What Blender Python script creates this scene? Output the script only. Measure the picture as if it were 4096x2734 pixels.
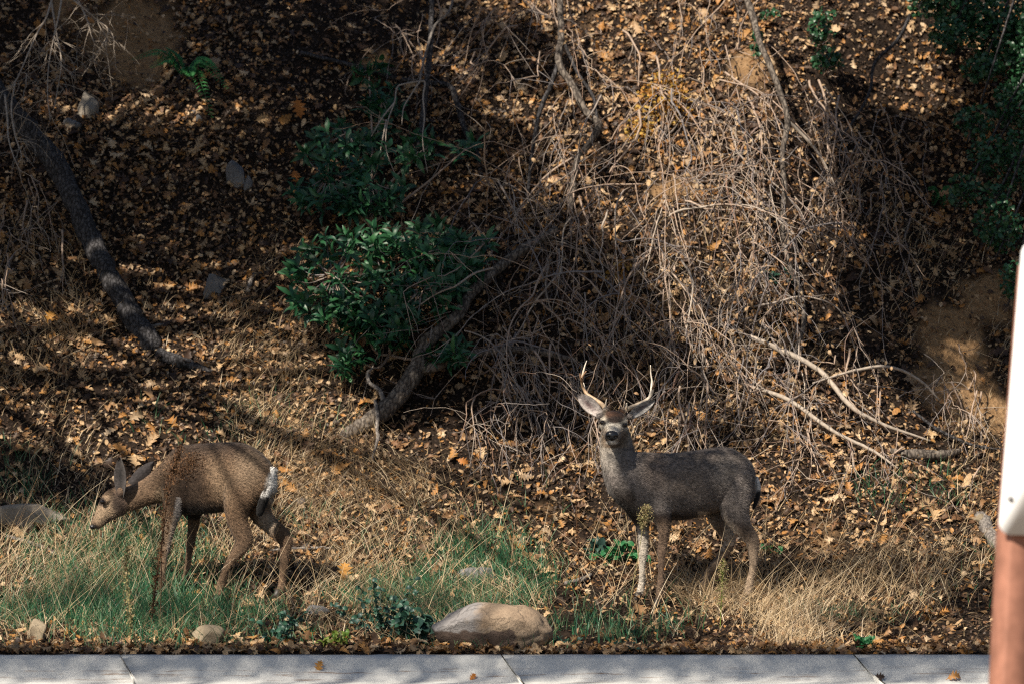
import bpy, bmesh, math
import numpy as np
from mathutils import Vector, noise as mnoise

# ------------------------------------------------------------------ camera, sky, sun, exposure
for o in list(bpy.data.objects):
    bpy.data.objects.remove(o)
scene = bpy.context.scene
COL = scene.collection
rng = np.random.default_rng(11)

FPX = 3885.0                      # focal length in pixels of a 1024 px wide picture
HORIZON = 438.0
CAMZ = 1.6
PITCH = math.atan((HORIZON - 341.5) / FPX)
cam_d = bpy.data.cameras.new('camera')
cam = bpy.data.objects.new('camera', cam_d)
COL.objects.link(cam)
cam.location = (0, 0, CAMZ)
cam.rotation_euler = (math.pi / 2 + PITCH, 0, 0)
cam_d.sensor_width = 36
cam_d.lens = 36 * FPX / 1024
cam_d.clip_start = 0.1
cam_d.clip_end = 1000
cam_d.dof.use_dof = True
cam_d.dof.focus_distance = 27.9
cam_d.dof.aperture_fstop = 2.2
scene.camera = cam

SUN_DIR = np.array([-0.42, -0.57, 0.0])
SUN_DIR /= np.linalg.norm(SUN_DIR)
ELEV = math.radians(44)
SUN_DIR = np.array([SUN_DIR[0] * math.cos(ELEV), SUN_DIR[1] * math.cos(ELEV), math.sin(ELEV)])
world = bpy.data.worlds.new('World')
scene.world = world
world.use_nodes = True
wn = world.node_tree
wn.nodes.clear()
sky = wn.nodes.new('ShaderNodeTexSky')
sky.sky_type = 'NISHITA'
sky.sun_disc = False
sky.sun_elevation = ELEV
sky.sun_rotation = math.atan2(SUN_DIR[0], SUN_DIR[1])
bg = wn.nodes.new('ShaderNodeBackground')
bg.inputs[1].default_value = 0.05
wo = wn.nodes.new('ShaderNodeOutputWorld')
wn.links.new(sky.outputs[0], bg.inputs[0])
wn.links.new(bg.outputs[0], wo.inputs[0])
sd = bpy.data.lights.new('sun', 'SUN')
sd.energy = 5.0
sd.angle = math.radians(0.53)
sd.color = (1.0, 0.90, 0.76)
sun = bpy.data.objects.new('sun', sd)
COL.objects.link(sun)
sun.rotation_euler = Vector(-SUN_DIR).to_track_quat('-Z', 'Y').to_euler()
sun.location = (-8, 10, 20)
scene.view_settings.view_transform = 'Standard'
scene.view_settings.look = 'None'
scene.view_settings.gamma = 1
scene.view_settings.exposure = 0.75
scene.view_settings.use_curve_mapping = False
scene.cycles.use_denoising = False
scene.cycles.filter_width = 1.2
scene.cycles.max_bounces = 6
scene.cycles.transparent_max_bounces = 4

# ------------------------------------------------------------------ geometry helpers
def px_point(px, py, Y):
    """point seen at photo pixel (4096 wide) at depth Y"""
    a = (px / 4 - 512) / FPX
    b = -(py / 4 - 341.5) / FPX
    d = np.array([a, math.cos(PITCH) - b * math.sin(PITCH), math.sin(PITCH) + b * math.cos(PITCH)])
    return np.array([0, 0, CAMZ]) + d * (Y / d[1])

_pr = np.random.default_rng(5)
_waves = []
for _o in range(5):
    for _k in range(4):
        _a = _pr.uniform(0, 2 * math.pi)
        _f = 0.9 * 1.9 ** _o
        _waves.append((math.cos(_a) * _f, math.sin(_a) * _f, _pr.uniform(0, 6.28), 0.5 * 0.55 ** _o))

def fbm(x, y):
    s = 0
    for a, b, p, w in _waves:
        s = s + w * np.sin(a * x + b * y + p)
    return s * 0.6

PY = [26.0, 27.0, 28.0, 29.0, 30.0, 31.0, 32.0, 33.0, 34.0, 36.0, 40.0, 60.0, 170.0]
PZ = [0.15, 0.28, 0.44, 0.72, 1.25, 2.15, 3.25, 4.40, 5.40, 7.0, 9.6, 20.0, 60.0]
_yy = np.linspace(26, 170, 3000)
_zz = np.interp(_yy, PY, PZ)
_kz = np.ones(13) / 13
_zs = _zz.copy()
_zs[6:-6] = np.convolve(_zz, _kz, 'valid')

def terr(x, y):
    x = np.asarray(x, float); y = np.asarray(y, float)
    yw = y + np.interp(y, [28.5, 30, 60], [0, 1, 1]) * 0.22 * np.sin(x * 0.7 + 0.4)
    z = np.interp(yw, _yy, _zs)
    amp = np.interp(y, [26.0, 28.5, 30, 33, 60], [0.01, 0.03, 0.11, 0.24, 0.6])
    z = z + amp * fbm(x, y)
    # cut bank of bare earth on the right: a steeper, set back face
    g = np.exp(-((x - 3.75) / 0.9) ** 2) * np.exp(-((y - 31.0) / 0.9) ** 2)
    z = z - 0.30 * g
    # hollow under an overhanging lip, upper right
    g = np.exp(-((x - 3.55) / 0.75) ** 2) * np.exp(-((y - 32.8) / 0.7) ** 2)
    z = z - .6 * g
    g = np.exp(-((x + 3.4) / 0.7) ** 2) * np.exp(-((y - 33.6) / 0.5) ** 2)
    z = z - 0.25 * g
    return z

def terr_n(x, y, e=0.03):
    gx = (terr(x + e, y) - terr(x - e, y)) / (2 * e)
    gy = (terr(x, y + e) - terr(x, y - e)) / (2 * e)
    n = np.stack([-gx, -gy, np.ones_like(gx)], -1)
    return n / np.linalg.norm(n, axis=-1, keepdims=True)

def hit(px, py):
    """where the view through a photo pixel meets the ground"""
    ys = np.linspace(26.0, 44, 1801)
    p0 = px_point(px, py, 1.0) - np.array([0, 0, CAMZ])
    pts = np.array([0, 0, CAMZ]) + ys[:, None] * p0[None]
    below = pts[:, 2] < terr(pts[:, 0], pts[:, 1])
    i = int(np.argmax(below)) if below.any() else len(ys) - 1
    return pts[i]

def off_ground(px, py, off):
    """ground point through a photo pixel, moved off the slope towards the viewer"""
    h = hit(px, py)
    return px_point(px, py, h[1] - off)

class MB:
    def __init__(self):
        self.v = []; self.f = {3: [], 4: []}; self.n = 0
        self.c = []; self.has_c = False
    def add(self, V, F, C=None):
        V = np.asarray(V, float).reshape(-1, 3)
        F = F if isinstance(F, (list, tuple)) else [F]
        for f in F:
            f = np.asarray(f, int)
            if f.size:
                self.f[f.shape[1]].append(f + self.n)
        self.v.append(V)
        if C is not None:
            self.has_c = True
            C = np.broadcast_to(np.asarray(C, float), (len(V), 3))
        else:
            C = np.ones((len(V), 3))
        self.c.append(C)
        self.n += len(V)
    def mesh(self, name, mat=None, smooth=False, attr=None):
        V = np.concatenate(self.v).astype(np.float32)
        me = bpy.data.meshes.new(name)
        me.vertices.add(len(V))
        me.vertices.foreach_set('co', V.ravel())
        li = []; tot = []
        for k in (3, 4):
            if self.f[k]:
                f = np.concatenate(self.f[k])
                li.append(f.ravel()); tot.append(np.full(len(f), k))
        li = np.concatenate(li).astype(np.int32); tot = np.concatenate(tot).astype(np.int32)
        me.loops.add(len(li)); me.loops.foreach_set('vertex_index', li)
        me.polygons.add(len(tot))
        st = np.concatenate([[0], np.cumsum(tot)[:-1]]).astype(np.int32)
        me.polygons.foreach_set('loop_start', st)
        me.polygons.foreach_set('loop_total', tot)
        if smooth:
            me.polygons.foreach_set('use_smooth', np.ones(len(tot), bool))
        me.update(calc_edges=True)
        if attr:
            a = me.color_attributes.new(attr, 'FLOAT_COLOR', 'POINT')
            C = np.concatenate([np.concatenate(self.c), np.ones((len(V), 1))], 1).astype(np.float32)
            a.data.foreach_set('color', C.ravel())
        if mat:
            me.materials.append(mat)
        return me

def link(name, data, parent=None, loc=None):
    o = bpy.data.objects.new(name, data)
    COL.objects.link(o)
    if loc is not None:
        o.location = [float(q) for q in loc]
    if parent is not None:
        o.parent = parent
    return o

def thing(o, label, cat, group=None):
    o['label'] = label; o['category'] = cat
    if group: o['group'] = group
    return o

def stuff(o):
    o['kind'] = 'stuff'; return o

def structure(o):
    o['kind'] = 'structure'; return o

def empty(name, loc, label, cat, group=None):
    return thing(link(name, None, None, loc), label, cat, group)

def part(name, mb, mat, parent, smooth=False, attr=None):
    """mesh given in world coordinates, made local to its unrotated parent"""
    base = np.zeros(3)
    p = parent
    while p is not None:
        base = base + np.array(p.location); p = p.parent
    mb.v = [v - base for v in mb.v]
    return link(name, mb.mesh(name, mat, smooth, attr), parent)

def tube(mb, pts, rad, sides=5, C=None, rough=0.0, cap=True):
    P = np.asarray(pts, float); n = len(P)
    R = np.broadcast_to(np.asarray(rad, float), (n,))
    T = np.gradient(P, axis=0)
    T /= np.linalg.norm(T, axis=1, keepdims=True) + 1e-9
    u = np.cross(T[0], [0.31, 0.77, 0.55]); u /= np.linalg.norm(u)
    ang = np.arange(sides) * 2 * math.pi / sides
    V = np.zeros((n, sides, 3))
    for i in range(n):
        u = u - T[i] * np.dot(u, T[i]); u /= np.linalg.norm(u) + 1e-9
        w = np.cross(T[i], u)
        r = R[i] * (1 + rough * rng.normal(size=sides)) if rough else R[i]
        V[i] = P[i] + (np.cos(ang) * r)[:, None] * u + (np.sin(ang) * r)[:, None] * w
    V = V.reshape(-1, 3)
    i = np.arange(n - 1)[:, None]; j = np.arange(sides)[None]
    F = np.stack([i * sides + j, i * sides + (j + 1) % sides, (i + 1) * sides + (j + 1) % sides, (i + 1) * sides + j], -1).reshape(-1, 4)
    fs = [F]
    if cap:
        V = np.concatenate([V, P[:1] - T[:1] * R[0] * 0.3, P[-1:] + T[-1:] * R[-1] * 0.5])
        a = n * sides; b = a + 1; jj = np.arange(sides)
        fs.append(np.stack([np.full(sides, a), (jj + 1) % sides, jj], -1))
        fs.append(np.stack([np.full(sides, b), (n - 1) * sides + jj, (n - 1) * sides + (jj + 1) % sides], -1))
    mb.add(V, fs, C)

def spline(pts, n):
    P = np.asarray(pts, float); m = len(P)
    Q = np.concatenate([2 * P[:1] - P[1:2], P, 2 * P[-1:] - P[-2:-1]])
    out = []
    for t in np.linspace(0, m - 1, n):
        i = min(int(t), m - 2); f = t - i
        a, b, c, d = Q[i], Q[i + 1], Q[i + 2], Q[i + 3]
        out.append(0.5 * (2 * b + (c - a) * f + (2 * a - 5 * b + 4 * c - d) * f * f + (3 * b - a - 3 * c + d) * f ** 3))
    return np.array(out)

def frames(x, n):
    """rotation matrices with columns (length axis, width axis, normal)"""
    n = n / np.linalg.norm(n, axis=1, keepdims=True)
    x = x - n * (x * n).sum(1, keepdims=True)
    x = x / (np.linalg.norm(x, axis=1, keepdims=True) + 1e-9)
    y = np.cross(n, x)
    return np.stack([x, y, n], -1)

def scatter(mb, tmpl, R, T, S, C=None):
    V, F = tmpl
    S = np.asarray(S, float)
    if S.ndim == 1: S = np.stack([S, S, S], -1)
    W = np.einsum('nij,nkj->nki', R, V[None] * S[:, None, :]) + T[:, None, :]
    k = len(V); N = len(T)
    fs = [(f[None] + (np.arange(N) * k)[:, None, None]).reshape(-1, f.shape[1]) for f in F]
    Cc = None
    if C is not None:
        Cc = np.repeat(C, k, axis=0)
    mb.add(W.reshape(-1, 3), fs, Cc)

def leaf_template(prof, curl=0.25, fold=0.2, stem=0.0, seed=0):
    """prof: (x along the leaf 0..1, half width) pairs; a midrib with two wings"""
    r = np.random.default_rng(seed)
    prof = np.array(prof, float); n = len(prof)
    x = prof[:, 0]; w = prof[:, 1]
    rib = np.stack([x, np.zeros(n), -curl * (x - 0.5) ** 2 * 2], -1)
    dx = prof[:, 2] if prof.shape[1] > 2 else np.zeros(n)
    up = fold * w + r.normal(size=n) * 0.025
    L = np.stack([x + dx, w, -curl * (x - 0.5) ** 2 * 2 + up], -1)
    up = fold * w + r.normal(size=n) * 0.025
    Rr = np.stack([x + dx, -w * (0.85 + 0.3 * r.random(n)), -curl * (x - 0.5) ** 2 * 2 + up], -1)
    V = np.concatenate([rib, L, Rr]); V[:, 0] -= 0.5
    F = []
    for i in range(n - 1):
        F.append((i, i + 1, n + i + 1, n + i)); F.append((i, 2 * n + i, 2 * n + i + 1, i + 1))
    F = [np.array(F)]
    return V, F

OVAL = [(0, .02), (.2, .2), (.5, .28), (.8, .19), (1, .02)]
LANCE = [(0, .015), (.25, .10), (.5, .135), (.78, .085), (1, .005)]
ROUND = [(0, .03), (.2, .3), (.55, .38), (.85, .24), (1, .05)]
OAK = [(0, .012, 0), (.14, .02, 0), (.22, .20, .05), (.30, .08, 0), (.42, .33, .08), (.52, .10, 0), (.62, .36, .10), (.74, .11, 0), (.82, .22, .07), (.90, .06, 0), (1, .01, 0)]
T_OAK = [leaf_template(OAK, c, f, seed=i) for i, (c, f) in enumerate([(.3, .15), (.7, .5), (-.4, -.35), (.1, .8), (1.1, .2)])]
OAK2 = [(0, .012, 0), (.12, .02, 0), (.24, .13, .03), (.32, .10, 0), (.44, .22, .04), (.52, .15, 0), (.64, .27, .05), (.74, .18, 0), (.85, .19, .03), (1, .02, 0)]
T_OAK += [leaf_template(OAK2, c, f, seed=50 + i) for i, (c, f) in enumerate([(.5, .6), (-.6, .3), (.9, -.4)])]
T_OVAL = [leaf_template(OVAL, c, f, seed=9 + i) for i, (c, f) in enumerate([(.3, .3), (.7, -.3), (-.3, .6)])]
T_LANCE = [leaf_template(LANCE, c, f, seed=20 + i) for i, (c, f) in enumerate([(.35, .3), (.7, .35), (.15, .5)])]
T_ROUND = [leaf_template(ROUND, c, f, seed=30 + i) for i, (c, f) in enumerate([(.3, .2), (.5, .35)])]

def rand_dirs(n, r=rng):
    d = r.normal(size=(n, 3)); return d / np.linalg.norm(d, axis=1, keepdims=True)

# ------------------------------------------------------------------ materials
def new_mat(name):
    m = bpy.data.materials.new(name); m.use_nodes = True
    nt = m.node_tree
    b = nt.nodes['Principled BSDF']
    return m, nt, b

def node(nt, t, **kw):
    n = nt.nodes.new(t)
    for k, v in kw.items():
        if hasattr(n, k): setattr(n, k, v)
        else: n.inputs[k].default_value = v
    return n

def ramp(nt, src, stops, interp='LINEAR'):
    r = nt.nodes.new('ShaderNodeValToRGB')
    r.color_ramp.interpolation = interp
    e = r.color_ramp.elements
    while len(e) < len(stops): e.new(0.5)
    for q, (p, c) in zip(e, stops):
        q.position = p; q.color = (*c, 1)
    nt.links.new(src, r.inputs[0])
    return r

def mixc(nt, fac, a, b, mode='MIX'):
    m = nt.nodes.new('ShaderNodeMix'); m.data_type = 'RGBA'; m.blend_type = mode
    for s, v in ((0, fac), (6, a), (7, b)):
        if hasattr(v, 'is_linked') or hasattr(v, 'links'): nt.links.new(v, m.inputs[s])
        elif s == 0: m.inputs[0].default_value = v
        else: m.inputs[s].default_value = (*v, 1)
    return m.outputs[2]

def even(cols):
    n = len(cols)
    return [((i + 0.0) / n, c) for i, c in enumerate(cols)]

def leaf_mat(name, cols, by='island', rough=0.55, trans=0.25, spec=0.35, mottle=0.35, scale=60):
    m, nt, b = new_mat(name)
    if by == 'island':
        g = nt.nodes.new('ShaderNodeNewGeometry'); src = g.outputs['Random Per Island']
    else:
        g = nt.nodes.new('ShaderNodeObjectInfo'); src = g.outputs['Random']
    r = ramp(nt, src, even(cols), 'CONSTANT' if len(cols) > 6 else 'LINEAR')
    tc = nt.nodes.new('ShaderNodeTexCoord')
    nz = node(nt, 'ShaderNodeTexNoise', Scale=scale, Detail=4.0)
    nt.links.new(tc.outputs['Object'], nz.inputs['Vector'])
    mr = ramp(nt, nz.outputs[0], [(0.3, (1 - mottle,) * 3), (0.7, (1 + mottle * 0.4,) * 3)])
    c = mixc(nt, 1.0, r.outputs[0], mr.outputs[0], 'MULTIPLY')
    nt.links.new(c, b.inputs['Base Color'])
    b.inputs['Roughness'].default_value = rough
    b.inputs['Specular IOR Level'].default_value = spec
    if trans > 0:
        t = nt.nodes.new('ShaderNodeBsdfTranslucent'); nt.links.new(c, t.inputs[0])
        mx = nt.nodes.new('ShaderNodeMixShader'); mx.inputs[0].default_value = trans
        out = nt.nodes['Material Output']
        nt.links.new(b.outputs[0], mx.inputs[1]); nt.links.new(t.outputs[0], mx.inputs[2])
        nt.links.new(mx.outputs[0], out.inputs[0])
    return m

DRY = [(.42, .25, .12), (.13, .07, .036), (.56, .38, .21), (.27, .145, .065), (.05, .03, .02), (.46, .235, .075), (.18, .10, .055),
       (.66, .48, .30), (.33, .185, .085), (.46, .22, .065), (.10, .06, .036), (.50, .33, .18), (.23, .12, .058), (.36, .25, .15), (.60, .40, .21), (.07, .04, .026)]
M_litter = leaf_mat('dry_leaf', DRY, mottle=0.5)
M_mould = leaf_mat('leaf_mould', [(.045, .028, .018), (.10, .058, .032), (.026, .017, .012), (.16, .095, .052), (.06, .04, .028)], trans=.1, mottle=.3)
M_fallen = leaf_mat('fallen_leaf', DRY, by='object', mottle=0.4, scale=25)
M_orange = leaf_mat('orange_leaf', [(.52, .20, .035), (.45, .15, .03), (.55, .27, .06)], by='object', mottle=.3, scale=20)
M_hang = leaf_mat('hanging_dry_leaf', [(.52, .36, .20), (.38, .22, .11), (.6, .45, .28), (.28, .15, .07)], trans=.35)
M_yellow = leaf_mat('yellow_leaf', [(.5, .27, .04), (.42, .18, .03), (.55, .36, .08)], trans=.35)
M_bay = leaf_mat('evergreen_leaf', [(.014, .065, .026), (.022, .10, .036), (.04, .14, .05), (.016, .075, .036)], rough=.45, trans=.22, spec=.5, mottle=.25, scale=20)
M_bay_o = leaf_mat('evergreen_leaf_single', [(.014, .065, .026), (.022, .10, .036), (.05, .16, .055), (.016, .075, .036)], by='object', rough=.42, trans=.22, spec=.5, mottle=.25, scale=20)
M_live = leaf_mat('small_evergreen_leaf', [(.014, .05, .022), (.02, .08, .03), (.03, .10, .04)], rough=.4, trans=.2, spec=.5, mottle=.2)
M_fern = leaf_mat('fern', [(.03, .16, .045), (.045, .21, .06)], rough=.5, trans=.3)
M_green = leaf_mat('green_grass', [(.02, .11, .05), (.03, .15, .065), (.018, .085, .05), (.05, .18, .07), (.14, .22, .11)], rough=.45, trans=.3, mottle=.2)
M_straw = leaf_mat('dry_grass', [(.58, .44, .27), (.46, .33, .19), (.72, .60, .42), (.32, .21, .12), (.60, .45, .26)], rough=.5, trans=.25, mottle=.25)
M_weed = leaf_mat('dark_weed_leaf', [(.02, .07, .045), (.03, .09, .055), (.025, .06, .05)], rough=.45, trans=.15)
M_mallow = leaf_mat('mallow_leaf', [(.03, .16, .06), (.04, .2, .07)], rough=.45, trans=.3)
M_lime = leaf_mat('lime_leaf', [(.12, .25, .04), (.22, .28, .05)], rough=.45, trans=.3)
M_rust = leaf_mat('seed_head', [(.11, .055, .025), (.17, .085, .035), (.08, .04, .02)], rough=.8, trans=.1)
M_tanseed = leaf_mat('tan_seed', [(.38, .29, .16), (.3, .22, .11), (.3, .28, .12)], rough=.8, trans=.2)
M_twig = leaf_mat('twig_bark', [(.21, .185, .175), (.36, .30, .25), (.13, .11, .108), (.46, .385, .31), (.26, .15, .10), (.20, .18, .18)], rough=.75, trans=0, mottle=.35, scale=40)
M_paletwig = leaf_mat('pale_twig', [(.36, .30, .24), (.26, .215, .175), (.44, .37, .30)], rough=.75, trans=0, scale=40)

def bark_mat(name, dark, light, sx=14, sz=3.0):
    m, nt, b = new_mat(name)
    tc = nt.nodes.new('ShaderNodeTexCoord')
    mp = node(nt, 'ShaderNodeMapping'); mp.inputs['Scale'].default_value = (sx, sx, sx * 0.45)
    nt.links.new(tc.outputs['Object'], mp.inputs[0])
    v = node(nt, 'ShaderNodeTexVoronoi', feature='DISTANCE_TO_EDGE', Scale=1.6)
    nz = node(nt, 'ShaderNodeTexNoise', Scale=1.2, Detail=8.0, Roughness=.7)
    nt.links.new(mp.outputs[0], nz.inputs['Vector'])
    wv = mixc(nt, .35, mp.outputs[0], nz.outputs['Color'])
    nt.links.new(wv, v.inputs['Vector'])
    r1 = ramp(nt, v.outputs['Distance'], [(0, dark), (.25, tuple(.5 * (a + c) for a, c in zip(dark, light)))])
    r2 = ramp(nt, nz.outputs[0], [(.52, (0, 0, 0)), (.68, (1, 1, 1))])
    c = mixc(nt, r2.outputs[0], r1.outputs[0], light)
    nt.links.new(c, b.inputs['Base Color'])
    b.inputs['Roughness'].default_value = .9
    b.inputs['Specular IOR Level'].default_value = .2
    bp = node(nt, 'ShaderNodeBump', Strength=.9, Distance=.02)
    nt.links.new(v.outputs['Distance'], bp.inputs['Height'])
    nt.links.new(bp.outputs[0], b.inputs['Normal'])
    return m
M_bark = bark_mat('dark_oak_bark', (.010, .009, .009), (.12, .115, .12), sx=34)
M_bark2 = bark_mat('mottled_bark', (.035, .028, .024), (.27, .23, .19), sx=24)
M_dead = bark_mat('weathered_wood', (.09, .08, .075), (.36, .32, .28), sx=22)

def rock_mat(name, a, b_, c_, scale=6):
    m, nt, b = new_mat(name)
    tc = nt.nodes.new('ShaderNodeTexCoord')
    n1 = node(nt, 'ShaderNodeTexNoise', Scale=scale, Detail=8.0, Roughness=.65)
    n2 = node(nt, 'ShaderNodeTexNoise', Scale=scale * 9, Detail=6.0, Roughness=.7)
    for q in (n1, n2): nt.links.new(tc.outputs['Object'], q.inputs['Vector'])
    r = ramp(nt, n1.outputs[0], [(.32, a), (.5, b_), (.68, c_)])
    r2 = ramp(nt, n2.outputs[0], [(.3, (.6,) * 3), (.7, (1.15,) * 3)])
    c = mixc(nt, 1, r.outputs[0], r2.outputs[0], 'MULTIPLY')
    nt.links.new(c, b.inputs['Base Color'])
    b.inputs['Roughness'].default_value = .85
    bp = node(nt, 'ShaderNodeBump', Strength=.6, Distance=.012)
    nt.links.new(n2.outputs[0], bp.inputs['Height']); nt.links.new(bp.outputs[0], b.inputs['Normal'])
    return m
M_boulder = rock_mat('boulder_stone', (.17, .15, .145), (.30, .225, .16), (.38, .29, .20), 3.2)
M_tanrock = rock_mat('tan_stone', (.20, .155, .10), (.31, .25, .17), (.25, .19, .125), 14)
M_slate2 = rock_mat('lichened_stone', (.16, .14, .115), (.27, .235, .19), (.21, .19, .16), 9)
M_slate = rock_mat('grey_slate', (.10, .10, .105), (.17, .165, .165), (.21, .2, .19), 8)

# ground: dark humus with bare sandy earth where the attribute says so
def ground_mat():
    m, nt, b = new_mat('hillside_earth')
    at = nt.nodes.new('ShaderNodeAttribute'); at.attribute_name = 'bare'
    tc = nt.nodes.new('ShaderNodeTexCoord')
    n1 = node(nt, 'ShaderNodeTexNoise', Scale=9.0, Detail=9.0, Roughness=.7)
    n2 = node(nt, 'ShaderNodeTexNoise', Scale=45.0, Detail=6.0, Roughness=.75)
    n3 = node(nt, 'ShaderNodeTexVoronoi', Scale=26.0)
    for q in (n1, n2, n3): nt.links.new(tc.outputs['Object'], q.inputs['Vector'])
    h = ramp(nt, n1.outputs[0], [(.3, (.009, .007, .006)), (.7, (.036, .024, .017))])
    s = ramp(nt, n1.outputs[0], [(.25, (.20, .115, .055)), (.5, (.30, .185, .095)), (.75, (.40, .26, .145))])
    s2 = ramp(nt, n2.outputs[0], [(.3, (.62,) * 3), (.65, (1.1,) * 3)])
    sc = mixc(nt, 1, s.outputs[0], s2.outputs[0], 'MULTIPLY')
    c = mixc(nt, at.outputs['Fac'], h.outputs[0], sc)
    nt.links.new(c, b.inputs['Base Color'])
    b.inputs['Roughness'].default_value = .95
    b.inputs['Specular IOR Level'].default_value = .1
    ad = node(nt, 'ShaderNodeMath', operation='ADD')
    nt.links.new(n2.outputs[0], ad.inputs[0]); nt.links.new(n3.outputs['Distance'], ad.inputs[1])
    bp = node(nt, 'ShaderNodeBump', Strength=.8, Distance=.03)
    nt.links.new(ad.outputs[0], bp.inputs['Height']); nt.links.new(bp.outputs[0], b.inputs['Normal'])
    return m
M_ground = ground_mat()

def concrete_mat():
    m, nt, b = new_mat('kerb_concrete')
    tc = nt.nodes.new('ShaderNodeTexCoord')
    n1 = node(nt, 'ShaderNodeTexNoise', Scale=2.2, Detail=8.0, Roughness=.65)
    n2 = node(nt, 'ShaderNodeTexNoise', Scale=90.0, Detail=3.0)
    mp = node(nt, 'ShaderNodeMapping'); mp.inputs['Scale'].default_value = (2.6, 45, 45)
    n3 = node(nt, 'ShaderNodeTexNoise', Scale=1.0, Detail=7.0, Roughness=.7)
    for q in (n1, n2): nt.links.new(tc.outputs['Object'], q.inputs['Vector'])
    nt.links.new(tc.outputs['Object'], mp.inputs[0]); nt.links.new(mp.outputs[0], n3.inputs['Vector'])
    c1 = ramp(nt, n1.outputs[0], [(.3, (.46, .465, .455)), (.7, (.58, .575, .55))])
    c2 = ramp(nt, n2.outputs[0], [(.3, (.86,) * 3), (.7, (1.05,) * 3)])
    c = mixc(nt, 1, c1.outputs[0], c2.outputs[0], 'MULTIPLY')
    # brown water stains low on the face
    sp = nt.nodes.new('ShaderNodeSeparateXYZ'); nt.links.new(tc.outputs['Object'], sp.inputs[0])
    zr = ramp(nt, sp.outputs['Z'], [(.02, (.75,) * 3), (.045, (1,) * 3), (.10, (.0,) * 3)])
    sr = ramp(nt, n3.outputs[0], [(.56, (0,) * 3), (.64, (1,) * 3)])
    f = mixc(nt, 1, zr.outputs[0], sr.outputs[0], 'MULTIPLY')
    c = mixc(nt, f, c, (.20, .12, .07))
    nt.links.new(c, b.inputs['Base Color'])
    b.inputs['Roughness'].default_value = .85
    bp = node(nt, 'ShaderNodeBump', Strength=.3, Distance=.004)
    nt.links.new(n2.outputs[0], bp.inputs['Height']); nt.links.new(bp.outputs[0], b.inputs['Normal'])
    return m
M_kerb = concrete_mat()

def plain_mat(name, col, rough=.6, spec=.4, noise=.15, scale=20):
    m, nt, b = new_mat(name)
    tc = nt.nodes.new('ShaderNodeTexCoord')
    n1 = node(nt, 'ShaderNodeTexNoise', Scale=scale, Detail=5.0)
    nt.links.new(tc.outputs['Object'], n1.inputs['Vector'])
    r = ramp(nt, n1.outputs[0], [(.3, tuple(c * (1 - noise) for c in col)), (.7, tuple(min(1, c * (1 + noise)) for c in col))])
    nt.links.new(r.outputs[0], b.inputs['Base Color'])
    b.inputs['Roughness'].default_value = rough; b.inputs['Specular IOR Level'].default_value = spec
    return m
M_asphalt = plain_mat('asphalt', (.05, .05, .052), .9, .2, .3, 60)
M_verge = plain_mat('near_verge_earth', (.16, .12, .08), .95, .1, .4, 5)
M_sign = plain_mat('white_sign_enamel', (.80, .81, .82), .35, .4, .03, 3)
M_post = plain_mat('red_brown_post_paint', (.34, .16, .11), .5, .3, .2, 12)
M_bolt = plain_mat('bolt_steel', (.35, .35, .36), .4, .5, .1, 30)
M_eye = plain_mat('eye', (.006, .004, .003), .06, .6, .1, 30)
M_nose = plain_mat('nose_leather', (.012, .012, .014), .28, .6, .3, 90)
M_hoof = plain_mat('hoof_horn', (.03, .024, .02), .5, .4, .2, 60)

def fur_mat(name, speckle=.7):
    m, nt, b = new_mat(name)
    at = nt.nodes.new('ShaderNodeAttribute'); at.attribute_name = 'fur_colour'
    tc = nt.nodes.new('ShaderNodeTexCoord')
    mp = node(nt, 'ShaderNodeMapping'); mp.inputs['Scale'].default_value = (48, 48, 66)
    mp.inputs['Rotation'].default_value = (0, .5, 0)
    nt.links.new(tc.outputs['Object'], mp.inputs[0])
    n1 = node(nt, 'ShaderNodeTexNoise', Scale=1.0, Detail=5.0, Roughness=.75)
    nt.links.new(mp.outputs[0], n1.inputs['Vector'])
    n2 = node(nt, 'ShaderNodeTexNoise', Scale=9.0, Detail=4.0)
    nt.links.new(tc.outputs['Object'], n2.inputs['Vector'])
    r = ramp(nt, n1.outputs[0], [(.32, (1 - speckle,) * 3), (.68, (1 + speckle * .6,) * 3)])
    r2 = ramp(nt, n2.outputs[0], [(.3, (.82,) * 3), (.7, (1.15,) * 3)])
    c = mixc(nt, 1, at.outputs['Color'], r.outputs[0], 'MULTIPLY')
    c = mixc(nt, 1, c, r2.outputs[0], 'MULTIPLY')
    nt.links.new(c, b.inputs['Base Color'])
    b.inputs['Roughness'].default_value = .75
    b.inputs['Specular IOR Level'].default_value = .15
    b.inputs['Sheen Weight'].default_value = .15
    bp = node(nt, 'ShaderNodeBump', Strength=.35, Distance=.006)
    nt.links.new(n1.outputs[0], bp.inputs['Height']); nt.links.new(bp.outputs[0], b.inputs['Normal'])
    return m
M_fur = fur_mat('deer_fur')

def antler_mat():
    m, nt, b = new_mat('antler_bone')
    at = nt.nodes.new('ShaderNodeAttribute'); at.attribute_name = 'fur_colour'
    tc = nt.nodes.new('ShaderNodeTexCoord')
    n1 = node(nt, 'ShaderNodeTexNoise', Scale=50.0, Detail=5.0)
    nt.links.new(tc.outputs['Object'], n1.inputs['Vector'])
    r = ramp(nt, n1.outputs[0], [(.3, (.7,) * 3), (.7, (1.2,) * 3)])
    c = mixc(nt, 1, at.outputs['Color'], r.outputs[0], 'MULTIPLY')
    nt.links.new(c, b.inputs['Base Color']); b.inputs['Roughness'].default_value = .5
    return m
M_antler = antler_mat()

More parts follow.
